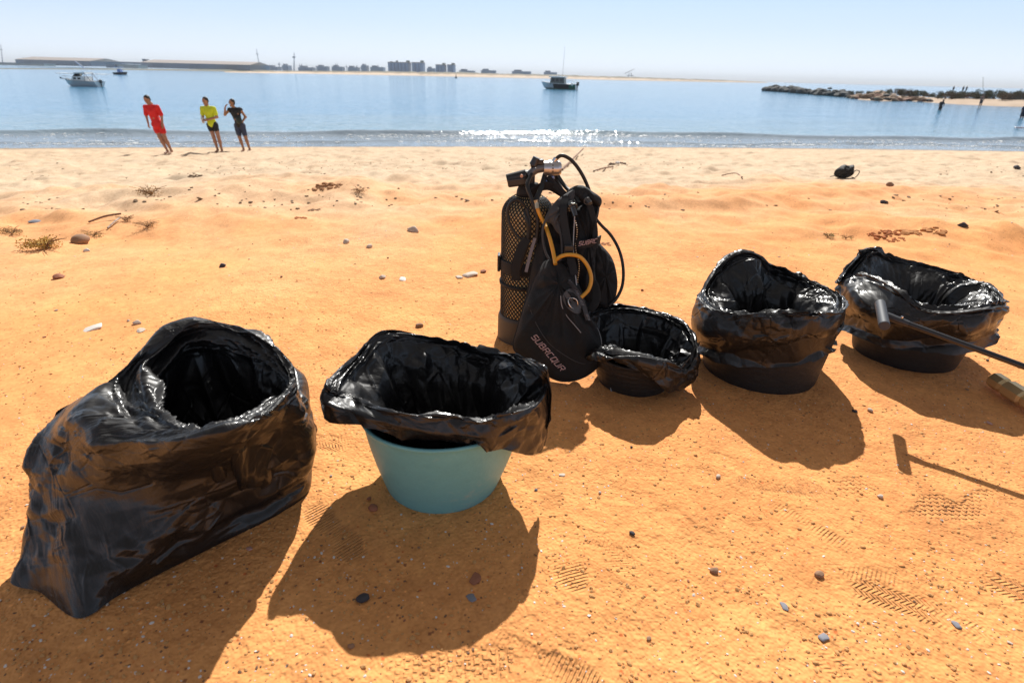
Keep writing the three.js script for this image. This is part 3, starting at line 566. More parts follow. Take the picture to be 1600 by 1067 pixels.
// slanted square-cornered capitals as strokes on a 4 x 6 grid
const GLYPH = { S: [[4, 6, 0, 6], [0, 6, 0, 3], [0, 3, 4, 3], [4, 3, 4, 0], [4, 0, 0, 0]], U: [[0, 6, 0, 0], [0, 0, 4, 0], [4, 0, 4, 6]], B: [[0, 0, 0, 6], [0, 6, 3.4, 6], [3.4, 6, 3.4, 3.2], [0, 3.1, 4, 3.1], [4, 3.1, 4, 0], [4, 0, 0, 0]], A: [[0, 0, 0, 6], [0, 6, 4, 6], [4, 6, 4, 3], [0, 3, 4, 3], [2.4, 3, 4.1, 0]], C: [[4, 6, 0, 6], [0, 6, 0, 0], [0, 0, 4, 0]], Q: [[0, 0, 0, 6], [0, 6, 4, 6], [4, 6, 4, 0], [4, 0, 0, 0], [2.4, 1.6, 4.2, -1.2]] };
function lettering(text, at, right, up, size, surface) {           // at: middle of the baseline's start; surface lays points on the cloth
  const gs = [], u = size / 6; let x = 0;
  for (const ch of text) {
    for (const [x0, y0, x1, y1] of GLYPH[ch]) {
      const pt = (a, b) => surface(at.clone().addScaledVector(right, (x + a * .95 + b * .22) * u).addScaledVector(up, b * u));
      const n = 4; for (let k = 0; k < n; k++) gs.push(rod(pt(mixn(x0, x1, k / n), mixn(y0, y1, k / n)), pt(mixn(x0, x1, (k + 1) / n), mixn(y0, y1, (k + 1) / n)), u * .44, u * .44, 6));
    }
    x += 5.6;
  }
  return merge(gs);
}
{
  const cx = .052, cz = -2.275, R = .103, g0 = groundY(cx, cz) - .004;
  const t = thing('scuba_set', 'scuba tank in orange and black net with black dive jacket, hoses and regulator standing upright', 'scuba gear', V(cx, g0, cz));
  const top = .635, Y = (y) => g0 + y;
  const prof = [[0, .012], [R * .7, .012], [R, .03], [R, top - .085]]; for (let k = 1; k <= 14; k++) { const a = k / 14 * Math.PI / 2; prof.push([Math.max(.022, R * Math.cos(a)), top - .085 + .085 * Math.sin(a)]); } prof.push([.022, top + .03]);
  const lathe = (pf, seg = 64) => { const g = new THREE.LatheGeometry(pf.map(([r, y]) => new THREE.Vector2(r, y)), seg); g.translate(cx, g0, cz); return g; };
  part('cylinder', lathe(prof), std(.90, .60, .27, .42, { clearcoat: .3, clearcoatRoughness: .25 }), t);
  part('boot', lathe([[0, 0], [R + .010, 0], [R + .014, .012], [R + .013, .105], [R + .008, .122], [R + .001, .124]]), std(.06, .052, .045, .55), t);
  // net: two families of spiral strands
  const strand = [], NS = 40;
  for (let k = 0; k < NS; k++) for (const dir of [-1, 1]) {
    const pts = []; for (let q = 0; q <= 60; q++) { const s = q / 60, y = .12 + s * (top - .012 - .12), over = Math.max(0, y - (top - .085)) / .085, r = (over > 0 ? R * Math.cos(Math.asin(Math.min(.97, over))) : R) + .0022, a = k / NS * 6.2832 + dir * s * 4.0; pts.push(V(cx + Math.cos(a) * r, Y(y + .001), cz + Math.sin(a) * r)); }
    strand.push(tube(pts, .0025, 90, 5));
  }
  part('net', merge(strand), std(.015, .014, .014, .6), t);
  for (const [y, h] of [[.345, .050], [.265, .012]]) part('tank_band', lathe([[R + .002, y - h / 2], [R + .009, y - h / 2], [R + .010, y + h / 2], [R + .002, y + h / 2]]), webMat, t);
  part('band_buckle', box(.012, .07, .05, cx - R - .012, Y(.35), cz + .01, .004), blackPlastic, t);
  // valve, knob and first stage
  const v0 = V(cx, Y(top), cz);
  part('valve', merge([rod(v0, V(cx, Y(top + .075), cz), .021, .019, 24), rod(V(cx - .012, Y(top + .05), cz), V(cx - .055, Y(top + .045), cz + .01), .013, .012, 16), new RoundedBoxGeometry(.045, .055, .045, 3, .008).translate(cx, Y(top + .06), cz)]), std(.07, .066, .06, .4, { metalness: .6 }), t);
  const Zt = (x, y, z = cz + .03) => atZ(x, y, z);
  const kn = rod(Zt(792, 280), Zt(822, 273), .019, .021, 20), kb = new RoundedBoxGeometry(.075, .034, .05, 3, .008); kb.rotateZ(.16); const kp = Zt(808, 283); kb.translate(kp.x, kp.y, kp.z);
  const knob = part('valve_knob', merge([kn, kb]), blackPlastic, t); { const p = Zt(815, 275, cz + .062); part('knob_screw', rod(p.clone().add(V(0, 0, -.006)), p.clone().add(V(0, 0, .003)), .006, .006, 14), std(.5, .3, .22, .4, { metalness: .6 }), knob); }
  const fs = part('first_stage', merge([rod(Zt(850, 263), Zt(873, 263), .027, .028, 32), rod(Zt(857, 263), Zt(861, 263), .030, .030, 32), rod(Zt(873, 263), Zt(877, 263), .028, .021, 28)]), std(.60, .57, .57, .32, { metalness: .9 }), t); for (const q of [0, 1, 2]) { const p = Zt(864, 258 + q * 5, cz + .059); part('port_hole', rod(p, p.clone().add(V(0, 0, .004)), .003, .003, 8), blackPlastic, fs); }
  part('swivel', merge([rod(Zt(826, 274), Zt(838, 264), .014, .017, 18), rod(Zt(838, 264), Zt(852, 261), .017, .018, 18)]), std(.10, .10, .105, .32, { clearcoat: .5 }), t);
  part('yoke_knob', merge([rod(Zt(834, 258), Zt(839, 246), .018, .015, 14), rod(Zt(829, 258), Zt(846, 253), .013, .013, 12), box(.022, .022, .03, Zt(845, 253).x, Zt(845, 253).y, cz + .03, .005)]), blackPlastic, t);
  part('dust_cap', merge([rod(Zt(852, 283), Zt(866, 276), .013, .009, 14)]), std(.28, .36, .6, .3, { metalness: .5 }), t);
  const hose = (name, pts, r, mat = hoseMat) => part(name, tube(pts, r, 120, 10), mat, t);
  hose('hose', [Zt(864, 264), Zt(868, 250), Zt(877, 243), Zt(890, 248), Zt(903, 262), Zt(914, 281), Zt(922, 302), Zt(925, 320, cz + .06)], .0072);
  part('hose_sleeve', tube([Zt(863, 262), Zt(865, 254), Zt(869, 247)], .0098, 20, 10), chrome, t);
  hose('hose', [Zt(846, 264), Zt(832, 270), Zt(823, 284), Zt(822, 310), Zt(823, 340, cz + .125), Zt(826, 362, cz + .13), Zt(820, 395, cz + .13), Zt(808, 425, cz + .13)], .0085);
  hose('hose', [Zt(820, 322, cz + .11), Zt(808, 312, cz + .12), Zt(797, 318, cz + .12), Zt(793, 335, cz + .12), Zt(799, 355, cz + .125), Zt(812, 372, cz + .13), Zt(824, 380, cz + .13), Zt(828, 350, cz + .13), Zt(823, 325, cz + .12)], .0062);
  hose('hose', [Zt(852, 272), Zt(846, 292, cz + .08), Zt(838, 312, cz + .12), Zt(836, 326, cz + .13)], .010);
  hose('hose', [Zt(862, 268), Zt(870, 285, cz + .02), Zt(880, 302, cz), Zt(888, 316, cz)], .011);
  part('neck_collar', lathe([[.024, top - .004], [.05, top - .010], [.047, top + .012], [.036, top + .040], [.024, top + .042]]), webMat, t);
  part('neck_strap', band([Zt(832, 300, cz + .07), Zt(846, 292, cz + .07), Zt(860, 291, cz + .06), Zt(876, 300, cz + .05), Zt(892, 314, cz + .08)], .034, .006, V(.1, 1, .4)), webMat, t);
  part('neck_strap', band([Zt(856, 276, cz + .04), Zt(866, 288, cz + .06), Zt(878, 300, cz + .07), Zt(890, 310, cz + .09)], .022, .006, V(.7, .6, .3)), webMat, t);
  hose('hose', [Zt(830, 272, cz + .05), Zt(824, 290, cz + .10), Zt(831, 312, cz + .125), Zt(840, 345, cz + .135), Zt(838, 380, cz + .14)], .0075);
  hose('hose', [Zt(870, 272), Zt(882, 290, cz + .05), Zt(896, 304, cz + .1), Zt(906, 318, cz + .14)], .008);
  // jacket: pieces lean forward off the tank
  const dz = (py) => mixn(-2.15, -1.86, clamp((py - 330) / 260, -.2, 1.05)), J = (x, y, o = 0) => atZ(x, y, dz(y) + o);
  const body = cushion([[852, 338], [866, 318], [886, 300], [905, 291], [922, 300], [939, 311], [934, 332], [930, 360], [931, 400], [930, 440], [927, 480], [915, 510], [880, 530], [840, 545], [806, 540], [812, 505], [824, 455], [836, 395]].map(([x, y]) => J(x, y, -.06)), .045, { sd: 2, wrinkle: .012, folds: .010, nf: 14, M: 180 });
  const bodyMesh = part('jacket_body', body.geo, nylon, t);
  part('edge_piping', piping(body.edge, .0022), webMat, bodyMesh);
  const shoulder = cushion([[851, 345], [858, 328], [872, 312], [888, 300], [899, 296], [897, 312], [889, 326], [882, 345], [878, 368], [868, 360], [862, 350]].map(([x, y]) => J(x, y, .015)), .020, { sd: 4, wrinkle: .007, folds: .007, nf: 10 });
  part('shoulder_panel', shoulder.geo, nylonPale, t);
  const cap = cushion([[886, 300], [897, 291], [910, 290], [925, 299], [940, 311], [938, 322], [926, 320], [912, 318], [900, 312]].map(([x, y]) => J(x, y, .0)), .026, { sd: 6, wrinkle: .006 });
  part('collar', cap.geo, nylon, t);
  const armRim = [[848, 368], [850, 350], [858, 340], [868, 342], [874, 356], [878, 380], [876, 405], [866, 410], [855, 400]].map(([x, y]) => J(x, y, .03));
  part('armhole_trim', tube(armRim, .0045, 80, 8, true), nylonPale, t);
  const lobe = cushion([[931, 378], [945, 388], [957, 404], [963, 424], [965, 448], [959, 472], [948, 482], [934, 478], [926, 450], [925, 410]].map(([x, y]) => J(x, y, -.07)), .030, { sd: 8, wrinkle: .006, p: 5, folds: .006, nf: 10 });
  part('right_wing', lobe.geo, nylon, t);
  const flap = cushion([[897, 332], [911, 320], [927, 318], [936, 322], [932, 352], [931, 378], [930, 420], [928, 470], [916, 470], [905, 430], [900, 380]].map(([x, y]) => J(x, y, -.01)), .028, { sd: 10, wrinkle: .009, folds: .008, nf: 12, M: 160 });
  const flapMesh = part('front_panel', flap.geo, nylon, t);
  part('zip_teeth', merge([...Array(34)].map((_, i) => { const p = J(mixn(899, 906, i / 33) + 2 * Math.sin(i * .4), mixn(345, 462, i / 33), .022); return box(.0035, .003, .004, p.x, p.y, p.z); })), std(.5, .5, .5, .3, { metalness: .8 }), flapMesh);
  part('chest_strap', band([J(900, 382, .02), J(908, 382, .03), J(920, 380, .03), J(932, 377, .025), J(938, 374, .0)], .034, .004, V(0, 1, .2)), webMat, t);
  const letterMat = std(.62, .42, .42, .6);
  { const a = J(904, 384, .036), b = J(932, 379, .034), right = b.clone().sub(a).normalize(), up = V(0, 1, .15).normalize(); part('lettering', lettering('SUBAC', a, right, up, .0155, (p) => p), letterMat, t); }
  part('shoulder_strap', band([J(908, 296, .02), J(918, 312, .035), J(926, 335, .03), J(930, 360, .025), J(930, 388, .02)], .02, .004, V(1, .2, .3)), webMat, t);
  part('shoulder_strap', band([J(884, 306, .03), J(880, 330, .05), J(884, 360, .05), J(890, 395, .05), J(898, 430, .05)], .028, .004, V(1, .1, .3)), webMat, t);
  part('strap_buckle', new RoundedBoxGeometry(.034, .042, .012, 2, .004).translate(J(889, 392, .058).x, J(889, 392, .058).y, J(889, 392, .058).z), blackPlastic, t);
  part('waist_strap', band([J(926, 440, .0), J(932, 456, .02), J(930, 474, .03), J(922, 486, .03)], .03, .004, V(1, .5, .2)), webMat, t);
  // the big pocket wing in front
  const wing = cushion([[864, 404], [878, 412], [893, 428], [905, 446], [914, 470], [921, 494], [934, 513], [941, 540], [939, 566], [922, 584], [896, 595], [870, 594], [842, 578], [818, 560], [802, 544], [809, 510], [822, 470], [838, 430], [850, 409]].map(([x, y]) => J(x, y, .02)), .040, { sd: 12, wrinkle: .008, p: 4, back: .03, c: J(872, 446, .05), folds: .011, nf: 12, M: 180 });
  const wingMesh = part('pocket_wing', wing.geo, nylon, t);
  part('edge_piping', piping(wing.edge, .0022), webMat, wingMesh);
  t.updateMatrixWorld(true); scene.updateMatrixWorld(true);
  const ray = new THREE.Raycaster(), lay = (lift) => (p) => { const d = p.clone().sub(EYE).normalize(); ray.set(EYE, d); const hit = ray.intersectObject(wingMesh, false)[0]; return hit ? hit.point.addScaledVector(d, -lift) : p; };
  const onWing = (x, y, lift = .002) => lay(lift)(J(x, y, .08));
  part('pocket_seam', tube([[826, 476], [838, 506], [858, 536], [884, 556], [910, 568], [926, 566]].map(([x, y]) => onWing(x, y, .001)), .0016, 60, 6), nylonPale, wingMesh);
  part('pocket_seam', tube([[876, 462], [878, 478], [886, 494], [898, 508], [908, 520]].map(([x, y]) => onWing(x, y, .001)), .0016, 40, 6), pipingMat, wingMesh);
  part('pocket_trim', tube([[918, 492], [926, 503], [934, 514], [939, 528], [941, 543]].map(([x, y]) => J(x, y, .025)), .0016, 40, 6), pipingMat, wingMesh);
  const patch = cushion([[879, 462], [886, 453], [896, 452], [904, 460], [909, 474], [908, 488], [900, 490], [890, 484], [882, 474]].map(([x, y]) => onWing(x, y, .003)), .004, { sd: 3, wrinkle: .001, M: 60 });
  const patchMesh = part('ring_patch', patch.geo, std(.06, .058, .06, .5), wingMesh);
  part('d_ring', tube([[888, 470], [890, 466], [896, 466], [901, 469], [903, 476], [901, 482], [895, 482], [890, 477]].map(([x, y]) => onWing(x, y, .010)), .0022, 60, 8, true), std(.75, .72, .68, .25, { metalness: .9 }), t);
  part('webbing', band([[888, 440], [896, 448], [905, 460], [911, 474], [916, 490], [919, 500]].map(([x, y]) => onWing(x, y, .006)), .016, .003, V(1, -.4, .3)), std(.05, .05, .055, .7), t);
  part('webbing_stitch', merge([...Array(30)].map((_, i) => { const q = i / 29, p = onWing(mixn(890, 921, Math.pow(q, .8)), mixn(438, 500, q), .0085); return box(.009, .0012, .001, p.x, p.y, p.z); })), std(.30, .32, .36, .6), t);
  { const a = onWing(830, 527, .004), b = onWing(877, 581, .004), right = b.clone().sub(a).normalize(), up = V(.62, .62, .2); up.addScaledVector(right, -up.dot(right)).normalize(); part('lettering', lettering('SUBACQUA', a, right, up, a.distanceTo(b) / 44.5 * 6, lay(.002)), letterMat, t); }
  // inflator hose, orange
  hose('orange_hose', [Zt(838, 317, cz + .13), Zt(842, 332, cz + .14), Zt(851, 350, cz + .15), J(859, 372, .05), J(865, 396, .06), J(868, 413, .075)], .0075, orangeHose);
  hose('orange_hose', [J(867, 407, .06), J(878, 400, .07), J(893, 398, .075), J(907, 402, .07), J(919, 417, .06), J(924, 435, .06), J(920, 452, .06), J(908, 465, .06)], .0072, orangeHose);
  part('hose_end', tube([Zt(837, 312, cz + .13), Zt(838, 317, cz + .13), Zt(840, 326, cz + .14)], .0088, 16, 10), std(.5, .45, .33, .35, { metalness: .6 }), t);
  hose('hose', [J(926, 335, -.05), J(938, 350, -.06), J(955, 368, -.07), J(968, 392, -.07), J(974, 420, -.07), J(972, 448, -.06), J(962, 468, -.05), J(952, 478, -.05)], .0062);
  // dump valve, second valve, cords
  const dv = J(895, 324, .045), ax = V(.35, -.25, .9).normalize(), fins = [...Array(10)].map((_, i) => { const a = i / 10 * 6.283, u = V(.9, .1, -.33).normalize(), w = ax.clone().cross(u); const p = dv.clone().addScaledVector(u, Math.cos(a) * .017).addScaledVector(w, Math.sin(a) * .017); return box(.006, .006, .012, p.x, p.y, p.z, .001); });
  part('dump_valve', merge([rod(dv.clone().addScaledVector(ax, -.02), dv.clone().addScaledVector(ax, .006), .019, .016, 20), rod(dv.clone().addScaledVector(ax, .005), dv.clone().addScaledVector(ax, .014), .011, .008, 16), ...fins, rod(dv, J(899, 338, .05), .014, .010, 14)]), std(.02, .02, .022, .2, { clearcoat: 1, clearcoatRoughness: .1 }), t);
  const iv = J(917, 311, .04); part('hose_clip', merge([rod(iv, iv.clone().add(V(.012, -.012, .02)), .011, .009, 14), tube([0, 1, 2, 3, 4].map((q) => iv.clone().add(V(.012 * Math.cos(q * 1.25), -.004 + .012 * Math.sin(q * 1.25), .018))), .002, 24, 6, true)]), std(.06, .06, .06, .3), t);
  const cord = std(.45, .44, .44, .5);
  part('cord', tube([J(898, 336, .05), J(897, 356, .04), J(896, 378, .04), J(896, 398, .045)], .0020, 40, 6), cord, t);
  part('cord', tube([J(895, 404, .04), J(896, 418, .04), J(899, 430, .04), J(901, 446, .045)], .0026, 30, 6), cord, t);
  part('cord', tube([J(941, 555, .03), J(947, 575, .035), J(953, 592, .04), J(956, 612, .04), J(957, 618, .04), J(954, 606, .045)], .0014, 50, 6), cord, t);
  part('cord_toggle', rod(J(955, 606, .04), J(957, 619, .04), .004, .003, 10), std(.06, .06, .06, .3), t);
  part('strap_tail', band([Zt(823, 372, cz + .135), Zt(812, 395, cz + .14), Zt(806, 418, cz + .14), Zt(806, 438, cz + .135)], .035, .006, V(1, .2, .2)), webMat, t);
  part('strap_tail', band([J(836, 372, .02), J(828, 400, .02), J(822, 425, .01)], .012, .003, V(1, .2, .2)), std(.22, .17, .16, .5), t);
}

// ---------------------------------------------------------------- steel rod with its cross grip, and the sledgehammer
{
  const A = V(1.285, .328, -1.815), dir = V(.272, -.043, .288).normalize(), B = A.clone().addScaledVector(dir, .95), t0 = V(1.33, .333, -1.905), t1 = V(1.242, .323, -1.725);
  const foot = V(B.x + .06, groundY(B.x + .1, B.z + .1), B.z + .07);
  const t = thing('grip_rod', 'black steel rod with grey crosswise grip reaching in from the right over the sand', 'rod', V(foot.x, foot.y, foot.z));
  const mid = A.clone().addScaledVector(dir, .15);
  part('rod', tube([A, mid, A.clone().addScaledVector(dir, .5), B, B.clone().add(V(.045, -.06, .045)), foot], .0095, 160, 14), std(.022, .021, .023, .34, { metalness: .4, clearcoat: .4, clearcoatRoughness: .2 }), t);
  const gr = merge([rod(t0, t1, 0.0168, 0.0168, 28), rod(t0.clone().lerp(t1, -.015), t0, .015, 0.0168, 28), rod(t1, t1.clone().lerp(t0, -.015), 0.0168, .015, 28)]);
  part('grip', gr, std(.04, .044, .054, .6), t);
  part('grip_collar', rod(A.clone().addScaledVector(dir, .015), A.clone().addScaledVector(dir, .085), .014, .0105, 18), std(.05, .05, .055, .4, { metalness: .3 }), t);
  part('grip_screw', rod(A.clone().addScaledVector(dir, .06).add(V(0, .010, 0)), A.clone().addScaledVector(dir, .06).add(V(0, .017, 0)), .004, .004, 10), chrome, t);
}
{
  const a = atH(1553, 592, .038), b = atH(1628, 640, .038), c = a.clone().lerp(b, .5), u = b.clone().sub(a).normalize(), L = a.distanceTo(b);
  const t = thing('sledgehammer', 'brass eight-sided hammer with black collar and orange shaft lying at the right edge', 'hammer', V(c.x, groundY(c.x, c.z), c.z));
  const face = (s, r) => [s, r], sect = [face(0, .026), face(.03, .031), face(.24, .031), face(.30, .026), face(.34, .034), face(.66, .034), face(.70, .026), face(.76, .031), face(.97, .031), face(1, .026)];
  const pf = [new THREE.Vector2(0, 0), ...sect.map(([s, r]) => new THREE.Vector2(r, s * L)), new THREE.Vector2(0, L)];
  let g = new THREE.LatheGeometry(pf, 8); g.rotateY(Math.PI / 8); g = g.toNonIndexed(); g.computeVertexNormals(); g.applyQuaternion(new THREE.Quaternion().setFromUnitVectors(V(0, 1, 0), u)); g.translate(a.x, a.y, a.z);
  part('hammer_head', g, std(.74, .55, .29, .32, { metalness: .7 }), t);
  const side = V(u.z, .28, -u.x); if (side.x < 0) side.set(-side.x, .28, -side.z); side.normalize();
  const h0 = c.clone(), h1 = c.clone().addScaledVector(side, .085), h2 = c.clone().addScaledVector(side, .55);
  part('collar', rod(h0, h1, .021, .020, 20), std(.012, .012, .012, .5), t);
  part('shaft', rod(h1, h2, .0165, .018, 20), std(.68, .14, .02, .4, { clearcoat: .5 }), t);
}

// ---------------------------------------------------------------- people
function blob(caps, cell, k = .02, pad = .05, balls = []) {         // one smooth skin over tapered capsules [a, b, ra, rb] and ellipsoids [centre, rx, ry, rz]
  const B = new THREE.Box3(); caps.forEach(([a, b, ra, rb]) => { const r = Math.max(ra, rb) + pad; for (const p of [a, b]) { B.expandByPoint(p.clone().addScalar(r)); B.expandByPoint(p.clone().addScalar(-r)); } });
  balls.forEach(([c, x, y, z]) => { B.expandByPoint(c.clone().add(V(x + pad, y + pad, z + pad))); B.expandByPoint(c.clone().sub(V(x + pad, y + pad, z + pad))); });
  const s = B.getSize(V(0, 0, 0)), m = B.getCenter(V(0, 0, 0)), n = Math.min(150, Math.ceil(Math.max(s.x, s.y, s.z) / cell) + 4), half = V(s.x / 2, s.y / 2, s.z / 2);
  const mc = new MarchingCubes(n, new THREE.MeshStandardMaterial(), false, false, 160000), F = new Float32Array(n * n * n).fill(9);
  const cx = (i) => m.x + (i - n / 2) / (n / 2) * half.x, cy = (i) => m.y + (i - n / 2) / (n / 2) * half.y, cz = (i) => m.z + (i - n / 2) / (n / 2) * half.z, inv = (v, c, h) => (v - c) / h * n / 2 + n / 2;
  const sweep = (lo, hi, fn) => {
    const a = [inv(lo.x, m.x, half.x), inv(lo.y, m.y, half.y), inv(lo.z, m.z, half.z)].map((v) => Math.max(0, Math.floor(v))), b = [inv(hi.x, m.x, half.x), inv(hi.y, m.y, half.y), inv(hi.z, m.z, half.z)].map((v) => Math.min(n - 1, Math.ceil(v)));
    for (let z = a[2]; z <= b[2]; z++) for (let y = a[1]; y <= b[1]; y++) for (let x = a[0]; x <= b[0]; x++) { const i = z * n * n + y * n + x, d = fn(cx(x), cy(y), cz(z)), o = F[i]; const h = Math.max(k - Math.abs(d - o), 0) / k; F[i] = Math.min(d, o) - h * h * k * .25; }
  };
  for (const [a, b, ra, rb] of caps) {
    const r = Math.max(ra, rb) + pad + k, dx = b.x - a.x, dy = b.y - a.y, dz = b.z - a.z, L = dx * dx + dy * dy + dz * dz || 1e-9;
    sweep(V(Math.min(a.x, b.x) - r, Math.min(a.y, b.y) - r, Math.min(a.z, b.z) - r), V(Math.max(a.x, b.x) + r, Math.max(a.y, b.y) + r, Math.max(a.z, b.z) + r), (x, y, z) => { const t = clamp(((x - a.x) * dx + (y - a.y) * dy + (z - a.z) * dz) / L); return Math.hypot(x - a.x - dx * t, y - a.y - dy * t, z - a.z - dz * t) - (ra + (rb - ra) * t); });
  }
  for (const [c, rx, ry, rz] of balls) { const q = Math.min(rx, ry, rz), w = V(rx + pad + k, ry + pad + k, rz + pad + k); sweep(c.clone().sub(w), c.clone().add(w), (x, y, z) => (Math.hypot((x - c.x) / rx, (y - c.y) / ry, (z - c.z) / rz) - 1) * q); }
  for (let i = 0; i < F.length; i++) mc.field[i] = -F[i];
  mc.isolation = 0; mc.update();
  let g = new THREE.BufferGeometry(); const P = Float32Array.from(mc.positionArray.subarray(0, mc.count * 3));
  for (let i = 0; i < P.length; i += 3) { P[i] = m.x + P[i] * half.x; P[i + 1] = m.y + P[i + 1] * half.y; P[i + 2] = m.z + P[i + 2] * half.z; }
  g.setAttribute('position', new THREE.BufferAttribute(P, 3)); g = mergeVertices(g, 1e-5); g.computeVertexNormals(); return g;
}
function handCaps(w, dir, palm, side, curl = .5) {                  // palm, four unequal bent fingers and a thumb off the palm's side
  dir = dir.clone().normalize(); const pn = palm.clone().addScaledVector(dir, -palm.dot(dir)).normalize(), ac = dir.clone().cross(pn).multiplyScalar(side), at = (f, a, p) => w.clone().addScaledVector(dir, f).addScaledVector(ac, a).addScaledVector(pn, p), out = [];
  out.push([at(.01, 0, 0), at(.075, .018, 0), .022, .017], [at(.01, 0, 0), at(.075, -.018, 0), .022, .017]);
  [[.028, .070], [.010, .080], [-.009, .074], [-.027, .058]].forEach(([a, l]) => { const k0 = at(.085, a, .002), k1 = at(.085 + l * .45, a * 1.1, l * .2 * curl), k2 = at(.085 + l * .8, a * 1.1, l * .62 * curl); out.push([k0, k1, .009, .0085], [k1, k2, .0085, .007]); });
  out.push([at(.025, .025, .005), at(.055, .047, .016), .0115, .010], [at(.055, .047, .016), at(.082, .046, .03), .010, .008]);
  return out;
}
function ruffle(g) { const P = g.attributes.position, N = g.attributes.normal; for (let i = 0; i < P.count; i++) { const x = P.getX(i), y = P.getY(i), z = P.getZ(i), d = .012 * facets(x, y * .5, z, 9, 5, 1) + .006 * facets(x, y, z, 22, 7, 2); P.setXYZ(i, x + N.getX(i) * d, y + N.getY(i) * d, z + N.getZ(i) * d); } g.computeVertexNormals(); return g; }
function person(spec) {
  // joints in metres, x to the picture's right, z towards the viewer, y up from the sand
  const j = {}; for (const k in spec.j) j[k] = V(...spec.j[k]);
  const base = spec.at, t = thing('person', spec.label, 'person', base), w = (g) => g, S = spec.size ?? 1, cell = spec.cell ?? .014;
  const grow = (list, d) => list.map(([a, b, ra, rb]) => [a, b, ra + d, rb + d]);
  const torso = [[j.pelvis, j.waist, .125, .115], [j.waist, j.chest, .115, .135], [j.chest, j.neck.clone().lerp(j.chest, .35), .13, .085], [j.shL, j.shR, .058, .058], [j.shL.clone().lerp(j.chest, .45), j.shR.clone().lerp(j.chest, .45), .085, .085], [j.hipL, j.hipR, .085, .085]];
  const arms = ['L', 'R'].flatMap((s) => [[j['sh' + s], j['el' + s], .048, .039], [j['el' + s], j['wr' + s], .039, .026]]), legs = ['L', 'R'].flatMap((s) => { const toe = j['an' + s].clone().add(V(...(spec.toe?.[s] ?? [0, 0, .17]))); toe.y = .022; return [[j['hip' + s], j['kn' + s], .082, .055], [j['kn' + s], j['kn' + s].clone().lerp(j['an' + s], .35), .052, .054], [j['kn' + s].clone().lerp(j['an' + s], .35), j['an' + s], .054, .034], [j['an' + s].clone().add(V(0, -.03, -.03)), toe, .032, .022]]; });
  const hd = j.head, neck = [[j.neck, hd.clone().add(V(0, -.04, -.01)), .052, .05]];
  const skin = std(...(spec.skin ?? [.38, .18, .10]), .55);
  const head = blob([[hd.clone().add(V(0, -.07, .02)), hd.clone().add(V(0, -.10, .05)), .055, .032], [hd.clone().add(V(0, .01, .085)), hd.clone().add(V(0, -.03, .105)), .010, .014], [hd.clone().add(V(-.022, -.072, .078)), hd.clone().add(V(.022, -.072, .078)), .009, .009], ...neck], spec.small ? .014 : .007, .012, .03, [[hd.clone().add(V(0, .025, 0)), .073, .092, .092], [hd.clone().add(V(-.076, -.01, 0)), .012, .03, .02], [hd.clone().add(V(.076, -.01, 0)), .012, .03, .02]]);
  const tilt = new THREE.Matrix4().makeTranslation(hd.x, hd.y, hd.z).multiply(new THREE.Matrix4().makeRotationFromEuler(new THREE.Euler(...(spec.look ?? [0, 0, 0])))).multiply(new THREE.Matrix4().makeTranslation(-hd.x, -hd.y, -hd.z));
  head.applyMatrix4(tilt);
  const hands = spec.small ? [] : ['L', 'R'].map((s) => blob(handCaps(j['wr' + s], j['wr' + s].clone().sub(j['el' + s]).lerp(V(...(spec.hand?.[s] ?? [0, -1, .2])), .5), V(...(spec.palm?.[s] ?? [s === 'L' ? 1 : -1, 0, 0])), s === 'L' ? 1 : -1, spec.curl ?? .6), .004, .006, .02));
  const bodyGeo = merge([blob([...torso, ...arms, ...legs, ...neck], cell, .035), head, ...hands]); bodyGeo.scale(S, S, S);
  const body = part('body', bodyGeo, skin, t, false); bases.set(body, V(0, 0, 0));
  const put = (n, g, m) => { g.scale(S, S, S); part(n, g, m, t, false); };
  if (spec.hair) put('hair', blob([], spec.small ? .014 : .009, .01, .02, [[hd.clone().add(V(0, .052, -.022)), .084, .082, .09], [hd.clone().add(V(0, .0, -.05)), .076, .08, .06]]).applyMatrix4(tilt), std(...spec.hair, .6));
  if (!spec.small) for (const s of [-1, 1]) put('eye', new THREE.SphereGeometry(.012, 10, 8).translate(hd.x + s * .03, hd.y + .012, hd.z + .082).applyMatrix4(tilt), std(.03, .02, .02, .2));
  if (spec.shirt) {
    const sl = spec.shirt.sleeve, list = [...torso.slice(0, 5)];
    if (spec.shirt.long) list.push([j.pelvis, j.pelvis.clone().lerp(j.knL.clone().lerp(j.knR, .5), spec.shirt.long), .14, .145]);
    if (sl) ['L', 'R'].forEach((s) => list.push([j['sh' + s], j['sh' + s].clone().lerp(j['el' + s], sl), .052, .058]));
    put('shirt', ruffle(blob(grow(list, .014), cell, .018)), std(...spec.shirt.c, .8));
  }
  if (spec.shorts) { const list = [[j.hipL, j.hipR, .092, .092], [j.pelvis, j.pelvis.clone().lerp(j.waist, .5), .126, .12]]; ['L', 'R'].forEach((s) => list.push([j['hip' + s], j['hip' + s].clone().lerp(j['kn' + s], spec.shorts.len), .088, .075])); put('shorts', ruffle(blob(grow(list, .011), cell, .010)), std(...spec.shorts.c, .8)); }
  return t;
}
